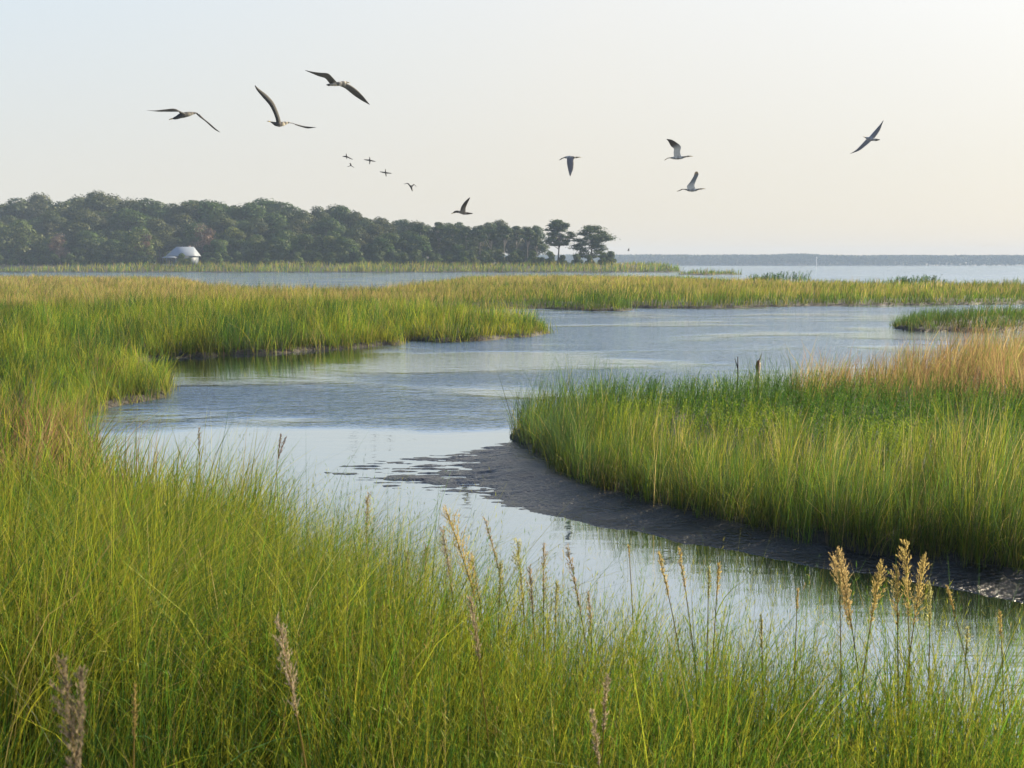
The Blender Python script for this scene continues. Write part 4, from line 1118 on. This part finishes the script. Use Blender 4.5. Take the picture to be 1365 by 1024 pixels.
vert_body = [(-.3, 4.6, 0, .25), (-.1, 3.2, 0, .6), (0, .6, 0, .95), (0, -1.6, 0, .85), (-.2, -3.4, 0, .6), (-.3, -4.8, 0, .5)]
far_bird(462, 209, 60, 'tiny bird seen as a thin cross, topmost and leftmost of the small flock', [(-.6, 4.6, 0, .25), (-.3, 3, 0, .55), (0, .8, 0, .7), (.1, -1, 0, .6), (.2, -3, 0, .3)], cross_w(-5.4, .4, 8, -3.4))
far_bird(467.5, 220, 60, 'tiny dark bird right under the thin cross shaped one', [(-1.4, 2.6, 0, .3), (-.4, 1.6, 0, .9), (.2, 0, 0, 1.1), (.4, -1.4, 0, .7)], [[((0, -.4, 0), (0, -1, .2), .5), ((-2.4, -1.4, 1), (.1, -.7, 0), .4), ((-5, -2.2, 2), (0, -.3, 0), .25)], [((.4, -.2, 0), (0, -1.2, .2), .5), ((2.4, -1.6, -1), (-.2, -.9, 0), .4), ((4.6, -3.2, -2), (0, -.3, 0), .25)]])
far_bird(493, 214, 60, 'tiny bird seen as a cross with a thick upright body, third of the small flock', vert_body, cross_w(-7.8, 1, 7.6, -1.2))
far_bird(514, 230.5, 60, 'tiny bird seen as a cross below and right of the thick bodied one', [(-.2, 5, 0, .3), (0, 3, 0, .55), (0, .8, 0, .8), (.3, -1.6, 0, .75), (.8, -4.8, 0, .5)], cross_w(-7.6, 1.4, 8, -.6))
far_bird(548, 249, 60, 'small bird with arched wings and dark tail, lowest and rightmost of the small flock', [(-.4, 2, 0, .5), (0, .6, 0, 1.3), (.4, -1.4, 0, 1.3), (1.2, -4.2, 0, .7), (1.8, -6, 0, .3)],
         [[((-.4, 1, 0), (-.8, -2, 0), .5), ((-3, 4.2, 1), (-.4, -2, 0), .5), ((-5.6, 4.8, 2), (0, -1, 0), .4), ((-9.4, 3.4, 3), (0, -.3, 0), .25)], [((.6, .8, 0), (.8, -1.6, 0), .5), ((3.2, 3.4, -2), (.8, -1.2, 0), .5), ((5, 2.2, -4), (.3, -1, 0), .4), ((7.4, .2, -6), (0, -.3, 0), .25)]])
far_bird(838, 333, 120, 'tiny dark bird low over the bay beyond the wooded point', [(-.4, 1.6, 0, .3), (0, .5, 0, .8), (.2, -1, 0, .7), (.2, -2, 0, .3)], [[((0, .3, 0), (0, -1, 0), .4), ((-1.4, -.6, 1), (0, -.7, 0), .3), ((-2, -1.8, 1), (0, -.2, 0), .2)], [((.2, .4, 0), (0, -1, 0), .4), ((.8, 1.4, -1), (.3, -.6, 0), .3), ((.6, 2.6, -1), (0, -.2, 0), .2)]])

# ------------------------------------------------------------------ haze
mb = MB(); box(mb, -1700, 1700, -60, 1800, -3, 31, (1, 1, 1))
m, nt, out = mat('marsh_haze')
pv = nt.nodes.new('ShaderNodeVolumePrincipled')
pv.inputs['Color'].default_value = (.58, .74, .98, 1); pv.inputs['Density'].default_value = .00033; pv.inputs['Anisotropy'].default_value = -.15
nt.links.new(pv.outputs[0], out.inputs['Volume'])
o = mb.build('haze', m); tag(o, kind='stuff')

# ------------------------------------------------------------------ light
SUN_AZ, SUN_EL = R(58), R(27)
w = bpy.data.worlds.new('World'); scene.world = w; w.use_nodes = True
nt = w.node_tree
bg = nt.nodes['Background']
sky = nt.nodes.new('ShaderNodeTexSky'); sky.sky_type = 'NISHITA'; sky.sun_disc = False
sky.sun_elevation = SUN_EL; sky.sun_rotation = SUN_AZ
sky.air_density = 1.0; sky.dust_density = 1.2; sky.ozone_density = 2.5; sky.altitude = 0
tcw = nt.nodes.new('ShaderNodeTexCoord'); sepw = nt.nodes.new('ShaderNodeSeparateXYZ'); nt.links.new(tcw.outputs['Generated'], sepw.inputs[0])
hz_ = nt.nodes.new('ShaderNodeFloatCurve')
cu_ = hz_.mapping.curves[0]
cu_.points[0].location = (0, .93); cu_.points[1].location = (1, 0)
for q in ((.12, .92), (.36, .72), (.56, .05)): cu_.points.new(*q)
hz_.mapping.update()
nt.links.new(sepw.outputs[2], hz_.inputs[1])
mxw = nt.nodes.new('ShaderNodeMix'); mxw.data_type = 'RGBA'
nt.links.new(hz_.outputs[0], mxw.inputs[0]); nt.links.new(sky.outputs[0], mxw.inputs[6])
vr = nt.nodes.new('ShaderNodeMapRange'); vr.inputs[1].default_value = 0; vr.inputs[2].default_value = .34
nt.links.new(sepw.outputs[2], vr.inputs[0])
vm_ = nt.nodes.new('ShaderNodeMix'); vm_.data_type = 'RGBA'; nt.links.new(vr.outputs[0], vm_.inputs[0])
vm_.inputs[6].default_value = (2.40, 2.18, 1.88, 1)
dt_ = nt.nodes.new('ShaderNodeVectorMath'); dt_.operation = 'DOT_PRODUCT'; nt.links.new(tcw.outputs['Generated'], dt_.inputs[0])
dt_.inputs[1].default_value = (math.sin(SUN_AZ), math.cos(SUN_AZ), 0)          # the veil is whiter and warmer towards the sun
dr_ = nt.nodes.new('ShaderNodeMapRange'); dr_.inputs[1].default_value = .05; dr_.inputs[2].default_value = .58; nt.links.new(dt_.outputs['Value'], dr_.inputs[0])
dm_ = nt.nodes.new('ShaderNodeMix'); dm_.data_type = 'RGBA'; nt.links.new(dr_.outputs[0], dm_.inputs[0])
dm_.inputs[6].default_value = (2.36, 2.72, 2.90, 1); dm_.inputs[7].default_value = (3.0, 2.80, 2.38, 1)
nt.links.new(dm_.outputs[2], vm_.inputs[7])
nt.links.new(vm_.outputs[2], mxw.inputs[7])          # thin bright veil of high haze, thickest towards the horizon
nt.links.new(mxw.outputs[2], bg.inputs[0]); bg.inputs[1].default_value = .105
sun = bpy.data.lights.new('sun', 'SUN'); sun.energy = 5.0; sun.angle = R(.6); sun.color = (1, .85, .59)
so = bpy.data.objects.new('sun', sun); COL.objects.link(so)
sdir = Vector((math.sin(SUN_AZ) * math.cos(SUN_EL), math.cos(SUN_AZ) * math.cos(SUN_EL), math.sin(SUN_EL)))
so.rotation_euler = sdir.to_track_quat('Z', 'Y').to_euler()

# ------------------------------------------------------------------ camera
cam = bpy.data.cameras.new('camera'); co = bpy.data.objects.new('camera', cam); COL.objects.link(co)
co.location = (0, 0, CAM_H); co.rotation_euler = (math.pi / 2 - PITCH, 0, 0)
cam.sensor_width = 36; cam.lens = 36 * F / 1365; cam.clip_end = 6000; cam.clip_start = .05
cam.dof.use_dof = True; cam.dof.focus_distance = 9; cam.dof.aperture_fstop = 7.1
scene.camera = co
scene.view_settings.view_transform = 'Standard'; scene.view_settings.look = 'None'
scene.view_settings.exposure = 1.58; scene.view_settings.gamma = 1
scene.cycles.use_denoising = True
scene.cycles.max_bounces = 8; scene.cycles.transmission_bounces = 4; scene.cycles.diffuse_bounces = 3
